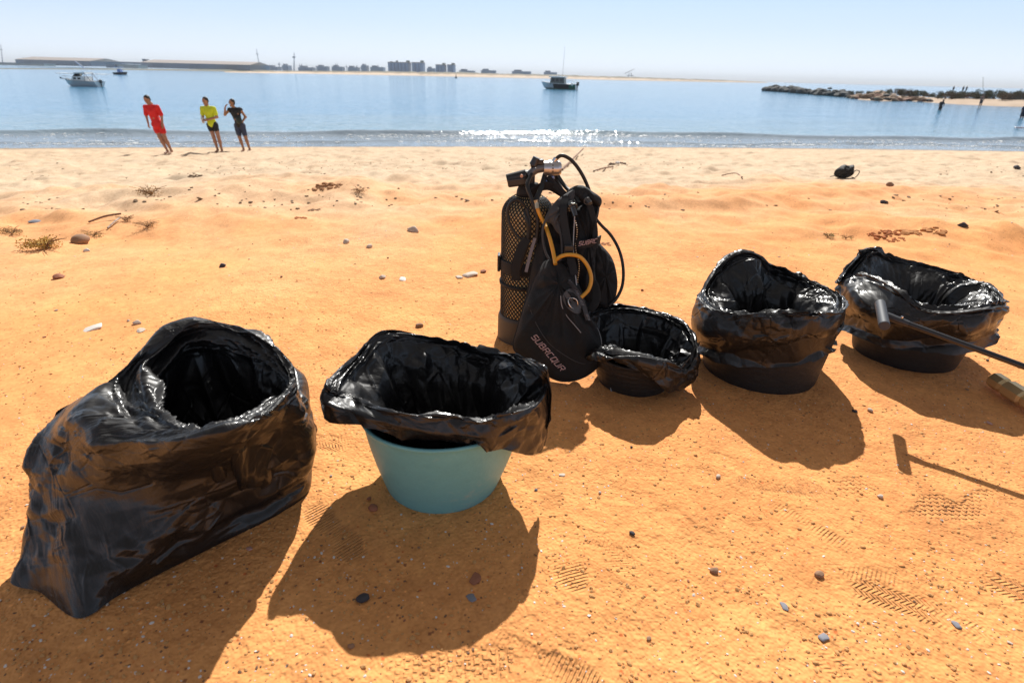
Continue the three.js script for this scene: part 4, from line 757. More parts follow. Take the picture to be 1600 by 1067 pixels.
{
  const onSand = (px, py) => atG(px, py);
  person({ at: onSand(262, 239), size: .83, label: 'barefoot person in a loose red shirt and red shorts leaning sideways by the water', skin: [.36, .17, .10], hair: [.02, .014, .01], look: [.35, -.2, .1],
    j: { pelvis: [-.13, .90, 0], waist: [-.165, 1.06, 0], chest: [-.19, 1.24, .01], neck: [-.215, 1.43, .01], head: [-.245, 1.58, .05], shL: [-.37, 1.36, 0], shR: [-.02, 1.37, 0], elL: [-.41, 1.12, .02], wrL: [-.36, .90, .09], elR: [.05, 1.12, -.02], wrR: [.06, .89, .04], hipL: [-.21, .86, 0], hipR: [-.04, .86, 0], knL: [-.12, .48, .05], knR: [.01, .47, .0], anL: [-.02, .08, -.02], anR: [.10, .08, -.04] },
    shirt: { c: [.62, .012, .012], sleeve: .8, long: .12 }, shorts: { c: [.60, .014, .012], len: .55 } });
  person({ at: onSand(341, 237), size: .82, label: 'person in a yellow green shirt and black shorts holding something at the waist', skin: [.36, .17, .10], hair: [.02, .014, .01], look: [.2, -.35, 0],
    j: { pelvis: [-.04, .90, 0], waist: [-.06, 1.06, 0], chest: [-.07, 1.24, .01], neck: [-.09, 1.43, .01], head: [-.10, 1.58, .04], shL: [-.26, 1.36, 0], shR: [.11, 1.36, 0], elL: [-.29, 1.09, .03], wrL: [-.20, .98, .23], elR: [.17, 1.10, .0], wrR: [-.04, 1.02, .20], hipL: [-.12, .86, 0], hipR: [.05, .86, 0], knL: [-.05, .47, .04], knR: [.11, .47, .03], anL: [-.02, .08, .0], anR: [.13, .08, .02] },
    hand: { L: [.3, .3, 1], R: [-1, 0, .3] }, curl: 1.1, shirt: { c: [.55, .62, .02], sleeve: .62 }, shorts: { c: [.012, .012, .016], len: .42 }, toe: { L: [0, 0, .17], R: [.04, 0, .16] } });
  person({ at: onSand(383, 236), size: .83, label: 'person in a sleeveless black top and navy shorts raising one hand to the face', skin: [.33, .16, .09], hair: [.02, .014, .01], look: [0, -.6, 0],
    j: { pelvis: [-.05, .90, 0], waist: [-.08, 1.06, 0], chest: [-.11, 1.24, .01], neck: [-.14, 1.43, .01], head: [-.17, 1.58, .03], shL: [-.30, 1.36, 0], shR: [.07, 1.37, 0], elL: [-.46, 1.20, .07], wrL: [-.38, 1.42, .14], elR: [.18, 1.13, -.06], wrR: [.12, .98, .12], hipL: [-.14, .86, 0], hipR: [.04, .86, 0], knL: [-.11, .47, .03], knR: [.10, .47, .02], anL: [-.06, .08, -.01], anR: [.16, .08, .0] },
    hand: { L: [.5, .8, .1], R: [-.8, -.2, .5] }, palm: { L: [1, 0, -.3], R: [0, .3, -1] }, curl: 1, shirt: { c: [.014, .014, .016] }, shorts: { c: [.035, .045, .09], len: .75 } });
  // what two of them carry
  const A = onSand(341, 237), Bq = onSand(383, 236);
  solo('bottle', merge([rod(V(A.x - .14, A.y + .75, A.z + .22), V(A.x - .165, A.y + .88, A.z + .22), .032, .032, 16), rod(V(A.x - .165, A.y + .88, A.z + .22), V(A.x - .171, A.y + .915, A.z + .22), .03, .012, 16), rod(V(A.x - .171, A.y + .915, A.z + .22), V(A.x - .174, A.y + .93, A.z + .22), .015, .015, 12)]), std(.6, .6, .58, .3), 'pale bottle held by the person in the yellow green shirt', 'bottle', V(A.x - .15, A.y + .76, A.z + .22));
  const bagP = cushion([[-.05, 1.12], [.02, 1.16], [.10, 1.13], [.15, 1.03], [.12, .94], [.03, .91], [-.05, .96]].map(([x, y]) => V(Bq.x + x * .83, Bq.y + y * .83, Bq.z + .14)), .05, { sd: 41, M: 60 });
  solo('pouch', bagP.geo, std(.012, .02, .018, .45), 'dark pouch carried at the waist of the person in black', 'pouch', V(Bq.x + .05, Bq.y + .76, Bq.z + .14));
  // far people, small in the picture
  const farJ = { pelvis: [0, .90, 0], waist: [0, 1.06, 0], chest: [0, 1.24, .01], neck: [0, 1.43, .01], head: [0, 1.58, .03], shL: [-.18, 1.36, 0], shR: [.18, 1.36, 0], elL: [-.25, 1.10, .03], wrL: [-.22, .87, .06], elR: [.25, 1.10, .03], wrR: [.22, .87, .06], hipL: [-.09, .86, 0], hipR: [.09, .86, 0], knL: [-.11, .47, .03], knR: [.11, .47, .03], anL: [-.12, .08, 0], anR: [.12, .08, 0] };
  const far = (at, label, size, shirt, shorts, j = {}) => person({ at, label, size, small: true, cell: .03, skin: [.25, .12, .08], hair: [.02, .015, .01], j: { ...farJ, ...j }, shirt: shirt && { c: shirt, sleeve: .6 }, shorts: { c: shorts, len: .6 } });
  const wade = (px, py, dip) => { const p = atH(px, py, SEA); p.y = SEA - dip; return p; };
  far(wade(1469, 172, .55), 'dark wet person wading in the shallow water off the far beach', 1, [.02, .02, .024], [.02, .02, .02], { head: [.06, 1.55, .08], elR: [.26, 1.12, .1] });
  far(wade(1531, 168, .05), 'person in dark shorts standing at the edge of the far beach', .98, null, [.03, .03, .04]);
  far(wade(1597, 184, .45), 'person in dark blue wading at the right edge of the picture', 1, [.02, .025, .06], [.02, .02, .03]);
  const bp = wade(1600, 202, 0), brd = new RoundedBoxGeometry(2.3, .09, .6, 4, .044); { const P = brd.attributes.position; for (let i = 0; i < P.count; i++) { const x = P.getX(i) / 1.15; P.setZ(i, P.getZ(i) * Math.sqrt(Math.max(.02, 1 - Math.pow(Math.abs(x), 2.6)))); P.setY(i, P.getY(i) + .06 * x * x); } brd.computeVertexNormals(); brd.translate(bp.x + .55, SEA + .04, bp.z); }
  solo('surfboard', brd, std(.75, .60, .60, .35), 'white and pink board floating at the right edge near the wading people', 'surfboard', V(bp.x + .55, SEA, bp.z));
}

// ---------------------------------------------------------------- boats
function hullGeo(L, B, D, o = {}) {                                 // bow at -x, keel at y = -draft, gunwale at D with sheer
  const nu = 40, nv = 19, P = new Float32Array(nu * nv * 3), dr = o.draft ?? .35;
  for (let i = 0; i < nu; i++) {
    const s = i / (nu - 1), beam = B / 2 * Math.pow(Math.sin(Math.min(1, (s + .012) * 1.55) * Math.PI / 2), .8), sheer = D * (1 + .38 * Math.pow(1 - s, 2.2)), keel = -dr + (dr + D * .25) * Math.pow(1 - s, 7);
    for (let j = 0; j < nv; j++) { const q = j / (nv - 1) * 2 - 1, a = Math.abs(q), y = keel + (sheer - keel) * Math.pow(a, 1.5), w = beam * Math.pow(a, .55) * Math.sign(q) * (1 - .12 * (1 - a)), k = (j * nu + i) * 3; P[k] = -L / 2 + L * s - (1 - s) * (1 - s) * (y - keel) * .55; P[k + 1] = y; P[k + 2] = w; }
  }
  const side = gridGeo(P, null, nu, nv), deck = [], at = (i, j) => V(P[(j * nu + i) * 3], P[(j * nu + i) * 3 + 1], P[(j * nu + i) * 3 + 2]);
  for (let i = 0; i < nu - 1; i++) { const a = at(i, 0), b = at(i, nv - 1), c = at(i + 1, 0), d = at(i + 1, nv - 1); for (const p of [a, b, c, d]) p.y -= .05; deck.push(...[a, c, b, c, d, b].flatMap((p) => p.toArray())); }
  for (let j = 0; j < nv - 1; j++) { const a = at(nu - 1, j), b = at(nu - 1, j + 1), c = V(a.x, at(nu - 1, 0).y, 0); deck.push(...a.toArray(), ...b.toArray(), ...c.toArray()); }
  const dk = new THREE.BufferGeometry(); dk.setAttribute('position', new THREE.Float32BufferAttribute(deck, 3)); dk.computeVertexNormals();
  return [side, dk];
}
const gel = std(.72, .73, .72, .3, { clearcoat: .4 }), darkGlass = std(.02, .028, .035, .12), steel = std(.55, .55, .55, .3, { metalness: .9 });
const slab = (pts, w, z = 0) => { const s = new THREE.Shape(pts.map(([x, y]) => new THREE.Vector2(x, y))), g = new THREE.ExtrudeGeometry(s, { depth: w, bevelEnabled: true, bevelThickness: .03, bevelSize: .03, bevelSegments: 2 }); g.translate(0, 0, z - w / 2); return g; };
function boatBase(name, label, px, py, turn) { const p = atH(px, py, SEA); const t = thing(name, label, 'boat', V(p.x, SEA, p.z)); t.rotation.y = turn; bases.set(t, V(0, 0, 0)); return t; }
{ // white motor boat at the left
  const t = boatBase('motor_boat', 'white motor boat with hard top and raked bow anchored at the left', 132, 135, -.18), L = 6.6;
  const [h, d] = hullGeo(L, 2.3, .85, { draft: .3 });
  part('hull', h, std(.50, .53, .54, .35, { clearcoat: .4 }), t); part('deck', d, gel, t);
  for (const s of [-1, 1]) part('rub_rail', tube([V(-3.9, 1.18, .02 * s), V(-2.6, 1.05, .82 * s), V(-1, .95, 1.12 * s), V(3.25, .86, 1.12 * s)], .035, 40, 6), std(.2, .2, .2, .5), t);
  const cab = part('cabin', slab([[-1.9, .85], [-1.1, 1.55], [1.0, 1.62], [1.15, .8]], 1.7), gel, t);
  part('windscreen', slab([[-1.32, 1.52], [-.62, 2.02], [-.5, 2.02], [-1.1, 1.5]], 1.55), darkGlass, t);
  for (const z of [-.87, .87]) for (const x of [-.8, .1]) part('window', box(.62, .32, .05, x, 1.28, z, .015), darkGlass, cab);
  part('hard_top', slab([[-.9, 2.05], [1.5, 2.16], [1.45, 2.28], [-.7, 2.2]], 1.8), gel, t);
  for (const z of [-.82, .82]) { part('top_post', rod(V(1.1, .85, z), V(1.35, 2.12, z), .045), std(.12, .10, .14, .4), t); part('top_post', rod(V(2.3, .9, z), V(1.45, 2.12, z), .045), std(.12, .10, .14, .4), t); }
  part('bow_rail', tube([V(-2, 1.05, .95), V(-3.3, 1.6, .45), V(-4.3, 1.66, 0), V(-3.3, 1.6, -.45), V(-2, 1.05, -.95)], .03, 50, 6), steel, t);
  part('anchor_roller', merge([box(.7, .1, .2, -4.25, 1.2, 0, .03), box(.35, .25, .14, -4.55, 1.28, 0, .04)]), std(.03, .035, .045, .4), t);
  for (const x of [-2.6, -3.5]) for (const q of [-1, 1]) part('rail_post', rod(V(x, 1.0, .5 * q), V(x, 1.5, .55 * q), .02), steel, t);
  part('outboard', merge([new RoundedBoxGeometry(.42, .55, .36, 3, .09).translate(3.5, .9, 0), box(.16, .9, .16, 3.5, .25, 0, .03)]), blackPlastic, t);
  t.scale.setScalar(.72);
}
{ // cabin boat in the middle
  const t = boatBase('cabin_boat', 'small cabin boat with white roof, dark side and green stern moored mid bay', 875, 139.5, -.30), L = 6.4;
  const [h, d] = hullGeo(L, 2.5, .95, { draft: .3 });
  const P = h.attributes.position, C = new Float32Array(P.count * 3); for (let i = 0; i < P.count; i++) { const x = P.getX(i), y = P.getY(i), c = y < .22 ? [.10, .17, .12] : x < -1.2 ? [.52, .56, .58] : x > 1.9 ? [.02, .16, .10] : [.03, .03, .03]; C.set(c, i * 3); } h.setAttribute('color', new THREE.BufferAttribute(C, 3));
  part('hull', h, new THREE.MeshStandardMaterial({ vertexColors: true, roughness: .4, side: THREE.DoubleSide }), t); part('deck', d, gel, t);
  for (const s of [-1, 1]) part('rub_rail', tube([V(-3.7, 1.34, .02 * s), V(-2.4, 1.15, .95 * s), V(-1, 1.04, 1.24 * s), V(3.15, .96, 1.24 * s)], .05, 40, 6), std(.6, .6, .6, .4), t);
  const cab = part('cabin', slab([[-1.9, .9], [-1.65, 2.05], [.85, 2.05], [1.0, .9]], 1.7), std(.10, .12, .11, .4), t);
  for (const z of [-.89, .89]) for (const x of [-1.2, -.4, .4]) part('window', box(.62, .55, .05, x, 1.66, z, .02), darkGlass, cab);
  part('windscreen', box(.06, .55, 1.4, -1.80, 1.62, 0, .02), darkGlass, cab);
  part('roof', slab([[-2.1, 2.08], [1.15, 2.1], [1.1, 2.26], [-1.9, 2.26]], 2.0), std(.82, .82, .80, .35), t);
  part('roof_box', box(.9, .18, .7, -.3, 2.36, 0, .05), gel, t);
  part('antenna', rod(V(.5, 2.2, .5), V(.62, 7.4, .5), .035, .02, 6), std(.4, .4, .42, .5), t);
  part('fender', new THREE.SphereGeometry(.22, 20, 14).scale(1, 1.3, 1).translate(2.6, .95, 1.2), std(.85, .83, .76, .4), t);
  part('outboard', merge([new RoundedBoxGeometry(.5, .7, .42, 3, .1).translate(3.45, 1.05, 0), box(.18, 1.0, .18, 3.4, .3, 0, .03)]), blackPlastic, t);
  t.scale.setScalar(1.1);
  for (const z of [-1.1, 1.1]) part('stern_rail', tube([V(1.1, 1.0, z), V(1.3, 1.45, z), V(2.9, 1.4, z), V(3.1, 1.0, z)], .03, 40, 6), steel, t);
}
{ // jet ski far off, with its wake
  const t = boatBase('small_boat', 'small blue and black speed boat with a white wake behind the motor boat', 188, 116.5, 3.0), [h, d] = hullGeo(4.2, 1.6, .6, { draft: .2 });
  part('hull', h, std(.03, .03, .035, .4), t); part('deck', d, std(.2, .3, .55, .4), t);
  part('console', slab([[-.6, .6], [-.4, 1.5], [.5, 1.5], [.6, .6]], .9), std(.16, .26, .55, .4), t);
  part('canopy', box(2.0, .12, 1.4, .1, 2.1, 0, .04), std(.2, .32, .62, .5), t); for (const x of [-.8, .9]) for (const q of [-.6, .6]) part('canopy_post', rod(V(x, .6, q), V(x, 2.1, q), .05), steel, t);
  const p = atH(188, 117, SEA), gs = []; seed(17); for (let i = 0; i < 70; i++) { const q = rnd(); gs.push(new THREE.SphereGeometry(.5, 8, 5).scale(rr(.8, 1.8), rr(.1, .3), rr(.4, .9)).translate(p.x - 2.5 - q * 16, SEA + .05, p.z + rr(-1, 1) * (1 + q))); }
  const wk = merge(gs); wk.translate(0, 0, 0); const m = shade(new THREE.Mesh(wk, std(.85, .87, .88, .7))); m.name = 'wake_foam'; m.userData = { kind: 'stuff', label: 'white wake foam trailing the small speed boat', category: 'foam' }; scene.add(m);
}
{ // marker post and floating buoys
  const p = atH(712.5, 122, SEA), t = thing('marker_post', 'dark pointed marker post standing in the water before the sand spit', 'marker', V(p.x, SEA, p.z));
  part('float', rod(V(p.x, SEA - .3, p.z), V(p.x, SEA + .9, p.z), .8, .55, 16), std(.03, .06, .08, .6), t); part('pole', rod(V(p.x, SEA + .8, p.z), V(p.x, SEA + 2.6, p.z), .3, .12, 10), std(.04, .06, .08, .6), t);
  const q = atH(1297, 139, SEA), u = thing('mooring_buoy', 'dark mooring float on the water beyond the rock jetty', 'buoy', V(q.x, SEA, q.z)); part('float', new THREE.SphereGeometry(.7, 16, 10).scale(1.6, .7, 1).translate(q.x, SEA + .25, q.z), std(.03, .05, .05, .6), u); part('ring', new THREE.TorusGeometry(.22, .05, 8, 16).translate(q.x + .3, SEA + .85, q.z), steel, u);
}

// ---------------------------------------------------------------- far shore, its sheds, cranes and blocks
function ridge(name, pts, deep, colors, rough = .9) {               // a bank along points [px, pyFoot, pyTop, distance in z]; rises from the water's edge to a bumpy top
  const nu = 260, nv = 14, P = new Float32Array(nu * nv * 3), C = new Float32Array(nu * nv * 3);
  for (let i = 0; i < nu; i++) {
    const s = i / (nu - 1) * (pts.length - 1), k = Math.min(pts.length - 2, Math.floor(s)), f = s - k, q = [0, 1, 2].map((n) => mixn(pts[k][n], pts[k + 1][n], f));
    const foot = atH(q[0], q[1], SEA), top = atZ(q[0], q[2], foot.z - deep);
    for (let j = 0; j < nv; j++) {
      const v = j / (nv - 1), n = fbm(q[0] * .12, v * 3, 1, 3), o = (j * nu + i) * 3, rise = v < .8 ? Math.pow(v / .8, .8) : 1 - (v - .8) * .6, hgt = top.y - SEA;
      P[o] = mixn(foot.x, top.x, v) + n * .5; P[o + 1] = SEA - .4 * (1 - v) * (j === 0 ? 1 : 0) + hgt * rise * (1 + .35 * n * v); P[o + 2] = mixn(foot.z, top.z, v) - (v > .8 ? (v - .8) * deep * 3 : 0);
      const c = colors(v + n * .25, q[0]); C[o] = c[0]; C[o + 1] = c[1]; C[o + 2] = c[2];
    }
  }
  const g = gridGeo(P, null, nu, nv); g.setAttribute('color', new THREE.BufferAttribute(C, 3));
  return struct(name, g, new THREE.MeshStandardMaterial({ vertexColors: true, roughness: rough, side: THREE.DoubleSide }));
}
const scrub = (v, px) => v < .34 ? [.58, .45, .33] : v < .6 ? [.27, .19, .12] : [.13, .13, .09];
ridge('far_bank', [[-140, 107.5, 105.5], [0, 108, 106], [120, 108.5, 106.5], [260, 110, 107.5], [390, 112, 108.5], [430, 114, 111]], 40, (v) => v < .25 ? [.20, .17, .12] : [.10, .11, .075]);
ridge('sand_spit', [[350, 113, 111], [400, 114, 110], [480, 115, 110.5], [560, 116.5, 111], [640, 118, 112], [720, 119.8, 113], [800, 121.5, 115], [880, 123, 117], [960, 125, 119.5], [1060, 127, 122.5], [1150, 128.6, 125.6], [1200, 129.4, 128.3]], 40, scrub);
const wallBlue = std(.27, .30, .36, .8), roofBrown = std(.34, .30, .28, .8), pale = std(.5, .48, .44, .8), lattice3 = std(.25, .27, .32, .7), concrete = std(.34, .33, .32, .85);
function spot(px, py, z) { return atZ(px, py, z); }
const LEVEL = SEA + 1.2;
function shed(x0, x1, yTop, label) {                                // long gabled warehouse seen from its long side
  const z = -600, a = spot(x0, yTop, z), b = spot(x1, yTop, z), w = b.x - a.x, h = a.y - LEVEL, wall = h * .62, dp = 46;
  const t = thing('warehouse', label, 'warehouse', V((a.x + b.x) / 2, LEVEL, z)), cx = (a.x + b.x) / 2;
  part('wall', box(w, wall, dp, cx, LEVEL + wall / 2, z), wallBlue, t);
  const s = new THREE.Shape([[dp / 2 + .6, wall], [0, h], [-dp / 2 - .6, wall]].map(([q, y]) => new THREE.Vector2(q, y))), g = new THREE.ExtrudeGeometry(s, { depth: w + 1, bevelEnabled: false }); g.rotateY(-Math.PI / 2); g.translate(b.x + .5, LEVEL + .02, z); part('roof', g, roofBrown, t);
  for (let k = 0; k < 9; k++) part('wall_panel', box(w / 10.5, wall * .8, .3, mixn(a.x, b.x, (k + .5) / 9), LEVEL + wall * .45, z + dp / 2 + .2), k % 3 === 1 ? lattice3 : wallBlue, t);
  part('door', box(5, wall * .7, .4, mixn(a.x, b.x, .47), LEVEL + wall * .35, z + dp / 2 + .5), lattice3, t);
}
shed(51, 163, 88.5, 'long brown roofed warehouse at the far left of the opposite shore');
shed(240, 404, 93, 'longer brown roofed warehouse beside the sloping conveyor on the opposite shore');
{ // low sheds and a sloping conveyor between the warehouses
  const z = -590, a = spot(165, 97, z), b = spot(228, 99, z), t = thing('conveyor', 'thin sloping conveyor between the two long warehouses', 'conveyor', V(a.x, LEVEL, z));
  part('gallery', rod(a, b, .9, .9, 8), lattice3, t); for (let k = 0; k < 5; k++) { const p = a.clone().lerp(b, (k + .5) / 5); part('leg', rod(V(p.x - .8, LEVEL - 1, z), p, .3, .3, 6), lattice3, t); }
  const e = spot(228, 93.5, z), u = thing('tower', 'small dark hopper tower leaning on the longer warehouse', 'tower', V(e.x, LEVEL, z)); part('body', slab([[e.x - 3, LEVEL], [e.x - 2, e.y], [e.x + 1, e.y - 1], [e.x + 5, LEVEL]], 6, z), lattice3, u); part('cap', box(3.4, .8, 6.4, e.x - .8, e.y + .3, z), wallBlue, u);
  for (const [x0, x1, y, lab, m] of [[-6, 76, 97.8, 'low grey shed with a pale front below the left warehouse', pale], [190, 222, 101, 'low pale shed under the sloping conveyor', pale], [172, 186, 100, 'short grey shed beside the end of the left warehouse', wallBlue]]) { const p = spot(x0, y, -560), q = spot(x1, y, -560), o = thing('shed', lab, 'shed', V((p.x + q.x) / 2, LEVEL - .6, -560)), hh = Math.max(1.6, p.y - LEVEL + .6); part('wall', box(q.x - p.x, hh, 14, (p.x + q.x) / 2, LEVEL - .6 + hh / 2, -560), m, o); part('roof', box(q.x - p.x + .8, .35, 15, (p.x + q.x) / 2, LEVEL - .6 + hh + .2, -560), wallBlue, o); }
}
function mast(px, yTop, lean, label, group, arm = 0, z = -760, r = .5) {
  const a = spot(px, 106 + .0245 * (px - 300), z), b = spot(px + lean, yTop, z); a.y = LEVEL;
  const t = thing('mast', label, 'mast', V(a.x, a.y, z), group); part('pole', rod(a, b, r, r * .5, 6), lattice3, t);
  part('platform', box(r * 4, r * 1.6, r * 4, mixn(a.x, b.x, .75), mixn(a.y, b.y, .75), z), lattice3, t);
  if (arm) part('arm', rod(b.clone().lerp(a, .15), b.clone().add(V(arm, Math.abs(arm) * .12, 0)), r * .5, r * .3, 6), lattice3, t);
}
mast(406, 76, -6, 'tallest lone leaning mast rising right of the longer warehouse');
mast(3, 70, -3, 'tall dark mast at the left edge of the skyline');
mast(22, 92, 6, 'short leaning crane mast left of the warehouses', null, 5);
mast(33, 90, 8, 'leaning crane mast just left of the brown roofed warehouse', null, -5);
mast(459, 82, 0, 'tall chimney mast standing alone over the hazy works', null, 0, -900, .9);
seed(66);
for (let i = 0; i < 26; i++) { const px = 412 + i * 7.3 + rr(-3, 3); mast(px, 106 - rr(1, 9), rr(-2, 2), 'thin pale mast or crane in the hazy works along the horizon', 'masts of the hazy works', rnd() < .3 ? rr(-5, 5) : 0, -1000, rr(.4, .8)); }
{
  const L = ['blocky hall among the hazy masts', 'masts'];
  for (const [x0, x1, y] of [[420, 436, 104], [443, 452, 102], [468, 490, 105], [497, 512, 103.5], [520, 536, 104], [545, 560, 105], [566, 574, 102], [580, 600, 104.5], [668, 680, 106.5], [718, 742, 110], [752, 775, 109.5], [800, 830, 111], [850, 870, 112.5]]) {
    const z = -950, a = spot(x0, y, z), b = spot(x1, y, z), t = thing('works_hall', 'low hazy industrial hall on the horizon beyond the sand spit', 'factory', V((a.x + b.x) / 2, LEVEL, z), 'hazy halls of the far works'), h = Math.max(3, a.y - LEVEL);
    part('wall', box(b.x - a.x, h, 16, (a.x + b.x) / 2, LEVEL + h / 2, z), wallBlue, t); part('roof', box((b.x - a.x) * .4, 2, 10, mixn(a.x, b.x, .3), LEVEL + h + 1, z), wallBlue, t);
  }
  let n = 0;
  for (const [x0, x1, y, tw, lab] of [[608, 640, 97.5, 94.5, 'widest of the four big blocks beyond the sand spit'], [645, 662, 98, 94.5, 'tall block just right of the widest far block'], [682, 696, 101.5, 98.5, 'third of the far blocks counted from the left'], [700, 710.5, 101.5, 98.5, 'narrowest and rightmost of the four far blocks']]) {
    const z = -900, a = spot(x0, y, z), b = spot(x1, y, z), w = b.x - a.x, h = a.y - LEVEL, top = spot(x1 - 2, tw, z).y - a.y, t = thing('block', lab, 'building', V((a.x + b.x) / 2, LEVEL, z));
    part('wall', box(w, h, 22, (a.x + b.x) / 2, LEVEL + h / 2, z), std(.26, .31, .42, .8), t); part('parapet', box(w + .6, .7, 22.6, (a.x + b.x) / 2, LEVEL + h + .35, z), std(.42, .33, .24, .8), t);
    part('roof_tower', box(4.4, top, 6, b.x - 2.4, LEVEL + h + top / 2, z), std(.12, .15, .15, .8), t); if (n++ === 0) { part('roof_tower', box(2.4, top * .9, 5, mixn(a.x, b.x, .38), LEVEL + h + top * .45, z), std(.2, .22, .26, .8), t); part('roof_tower', box(3, top * .5, 5, a.x + 3, LEVEL + h + top * .25, z), std(.2, .22, .26, .8), t); }
    const cols = Math.max(3, Math.round(w / 5)); for (let k = 0; k < cols; k++) part('silo_bay', new THREE.CylinderGeometry(w / cols * .46, w / cols * .46, h * .96, 14, 1, false, -Math.PI / 2, Math.PI).translate(mixn(a.x, b.x, (k + .5) / cols), LEVEL + h * .48, z + 10.8), std(.26, .31, .42, .8), t);
  }
  const z = -1400; const p = spot(985, 112, z), t = thing('port_crane', 'faint pale harbour crane far off on the hazy horizon', 'crane', V(p.x, SEA, z)); const foot = spot(985, 118, z);
  part('tower', merge([rod(V(foot.x - 5, SEA, z), V(p.x - 2, p.y - 2, z), .7), rod(V(foot.x + 5, SEA, z), V(p.x + 2, p.y - 2, z), .7)]), concrete, t); part('jib', rod(V(p.x - 12, p.y - 4, z), V(p.x + 9, p.y + 6, z), .7, .5), concrete, t); part('deck', box(14, 1.4, 6, foot.x, mixn(SEA, p.y, .5), z), concrete, t);
  const q = atZ(124, 101, -300), k = thing('kite', 'small white slanted kite in the air before the left warehouse', 'kite', q); const kg = cushion([[-2, 1.6], [-.8, 1.0], [.8, -.2], [2, -1.7], [.6, -1.0], [-1.0, .3]].map(([x, y]) => V(q.x + x, q.y + y, q.z)), .25, { wrinkle: 0, M: 40 }); part('canopy', kg.geo, std(.85, .86, .9, .6), k); part('strut', rod(V(q.x - 1.9, q.y + 1.5, q.z + .3), V(q.x + 1.9, q.y - 1.6, q.z + .3), .09), std(.2, .25, .6, .5), k);
}

// ---------------------------------------------------------------- rocky headland on the right
const HEAD = [[1318, 152, 149.5], [1345, 156, 147], [1380, 158.5, 147], [1420, 158, 150], [1450, 160, 151.5], [1500, 163.5, 153], [1560, 166, 154], [1640, 168.5, 155], [1720, 171, 157]];
function headAt(px, v) { let k = 0; while (k < HEAD.length - 2 && px > HEAD[k + 1][0]) k++; const f = (px - HEAD[k][0]) / (HEAD[k + 1][0] - HEAD[k][0]), foot = atH(px, mixn(HEAD[k][1], HEAD[k + 1][1], f), SEA), top = atZ(px, mixn(HEAD[k][2], HEAD[k + 1][2], f), foot.z - 18); return V(mixn(foot.x, top.x, v), SEA + (top.y - SEA) * Math.pow(Math.min(1, v / .85), .9), foot.z - 18 * v); }
{
  const edge = HEAD.map(([x, y]) => [x, y]), topY = HEAD.map(([x, , t]) => [x, t]);
  const nu = 200, nv = 40, P = new Float32Array(nu * nv * 3), C = new Float32Array(nu * nv * 3);
  for (let i = 0; i < nu; i++) {
    const s = i / (nu - 1) * (edge.length - 1), k = Math.min(edge.length - 2, Math.floor(s)), f = s - k, fx = mixn(edge[k][0], edge[k + 1][0], f), fy = mixn(edge[k][1], edge[k + 1][1], f), ty = mixn(topY[k][1], topY[k + 1][1], f), foot = atH(fx, fy, SEA), top = atZ(fx, ty, foot.z - 18);
    for (let j = 0; j < nv; j++) { const v = j / (nv - 1), n = fbm(foot.x * .3 + i * .08, v * 7, 4, 3), o = (j * nu + i) * 3, e = smooth(0, .04, i / nu); P[o] = mixn(foot.x, top.x, v); P[o + 1] = SEA - .3 * (v < .01 ? 1 : 0) + (top.y - SEA) * Math.pow(Math.min(1, v / .85), .9) * e + .25 * n * v - (v > .85 ? (v - .85) * 4 : 0); P[o + 2] = foot.z - 18 * v; const d = clamp(.5 + n); C[o] = mixn(.50, .42, d); C[o + 1] = mixn(.38, .31, d); C[o + 2] = mixn(.28, .22, d); }
  }
  const g = gridGeo(P, null, nu, nv); g.setAttribute('color', new THREE.BufferAttribute(C, 3)); struct('headland', g, new THREE.MeshStandardMaterial({ vertexColors: true, roughness: .95, side: THREE.DoubleSide }));
}
function rockGeo(sd, flat = .7, cut = .5) {                         // a broken stone: a ball cut by random planes
  const g = new THREE.IcosahedronGeometry(1, 3), P = g.attributes.position; seed(sd); const pl = [...Array(9)].map(() => [V(rr(-1, 1), rr(-1, 1), rr(-1, 1)).normalize(), rr(cut, .92)]);
  for (let i = 0; i < P.count; i++) { const p = V(P.getX(i), P.getY(i), P.getZ(i)); for (const [n, d] of pl) { const e = p.dot(n) - d; if (e > 0) p.addScaledVector(n, -e * .92); } p.multiplyScalar(1 + .06 * noise3(p.x * 3 + sd, p.y * 3, p.z * 3)); P.setXYZ(i, p.x, p.y * flat, p.z); }
  const m = mergeVertices(g.deleteAttribute('normal').deleteAttribute('uv')); m.computeVertexNormals(); return m;
}
const rockDark = std(.045, .05, .052, .85), rockTan = std(.25, .17, .11, .9), rockRed = std(.20, .10, .065, .9);
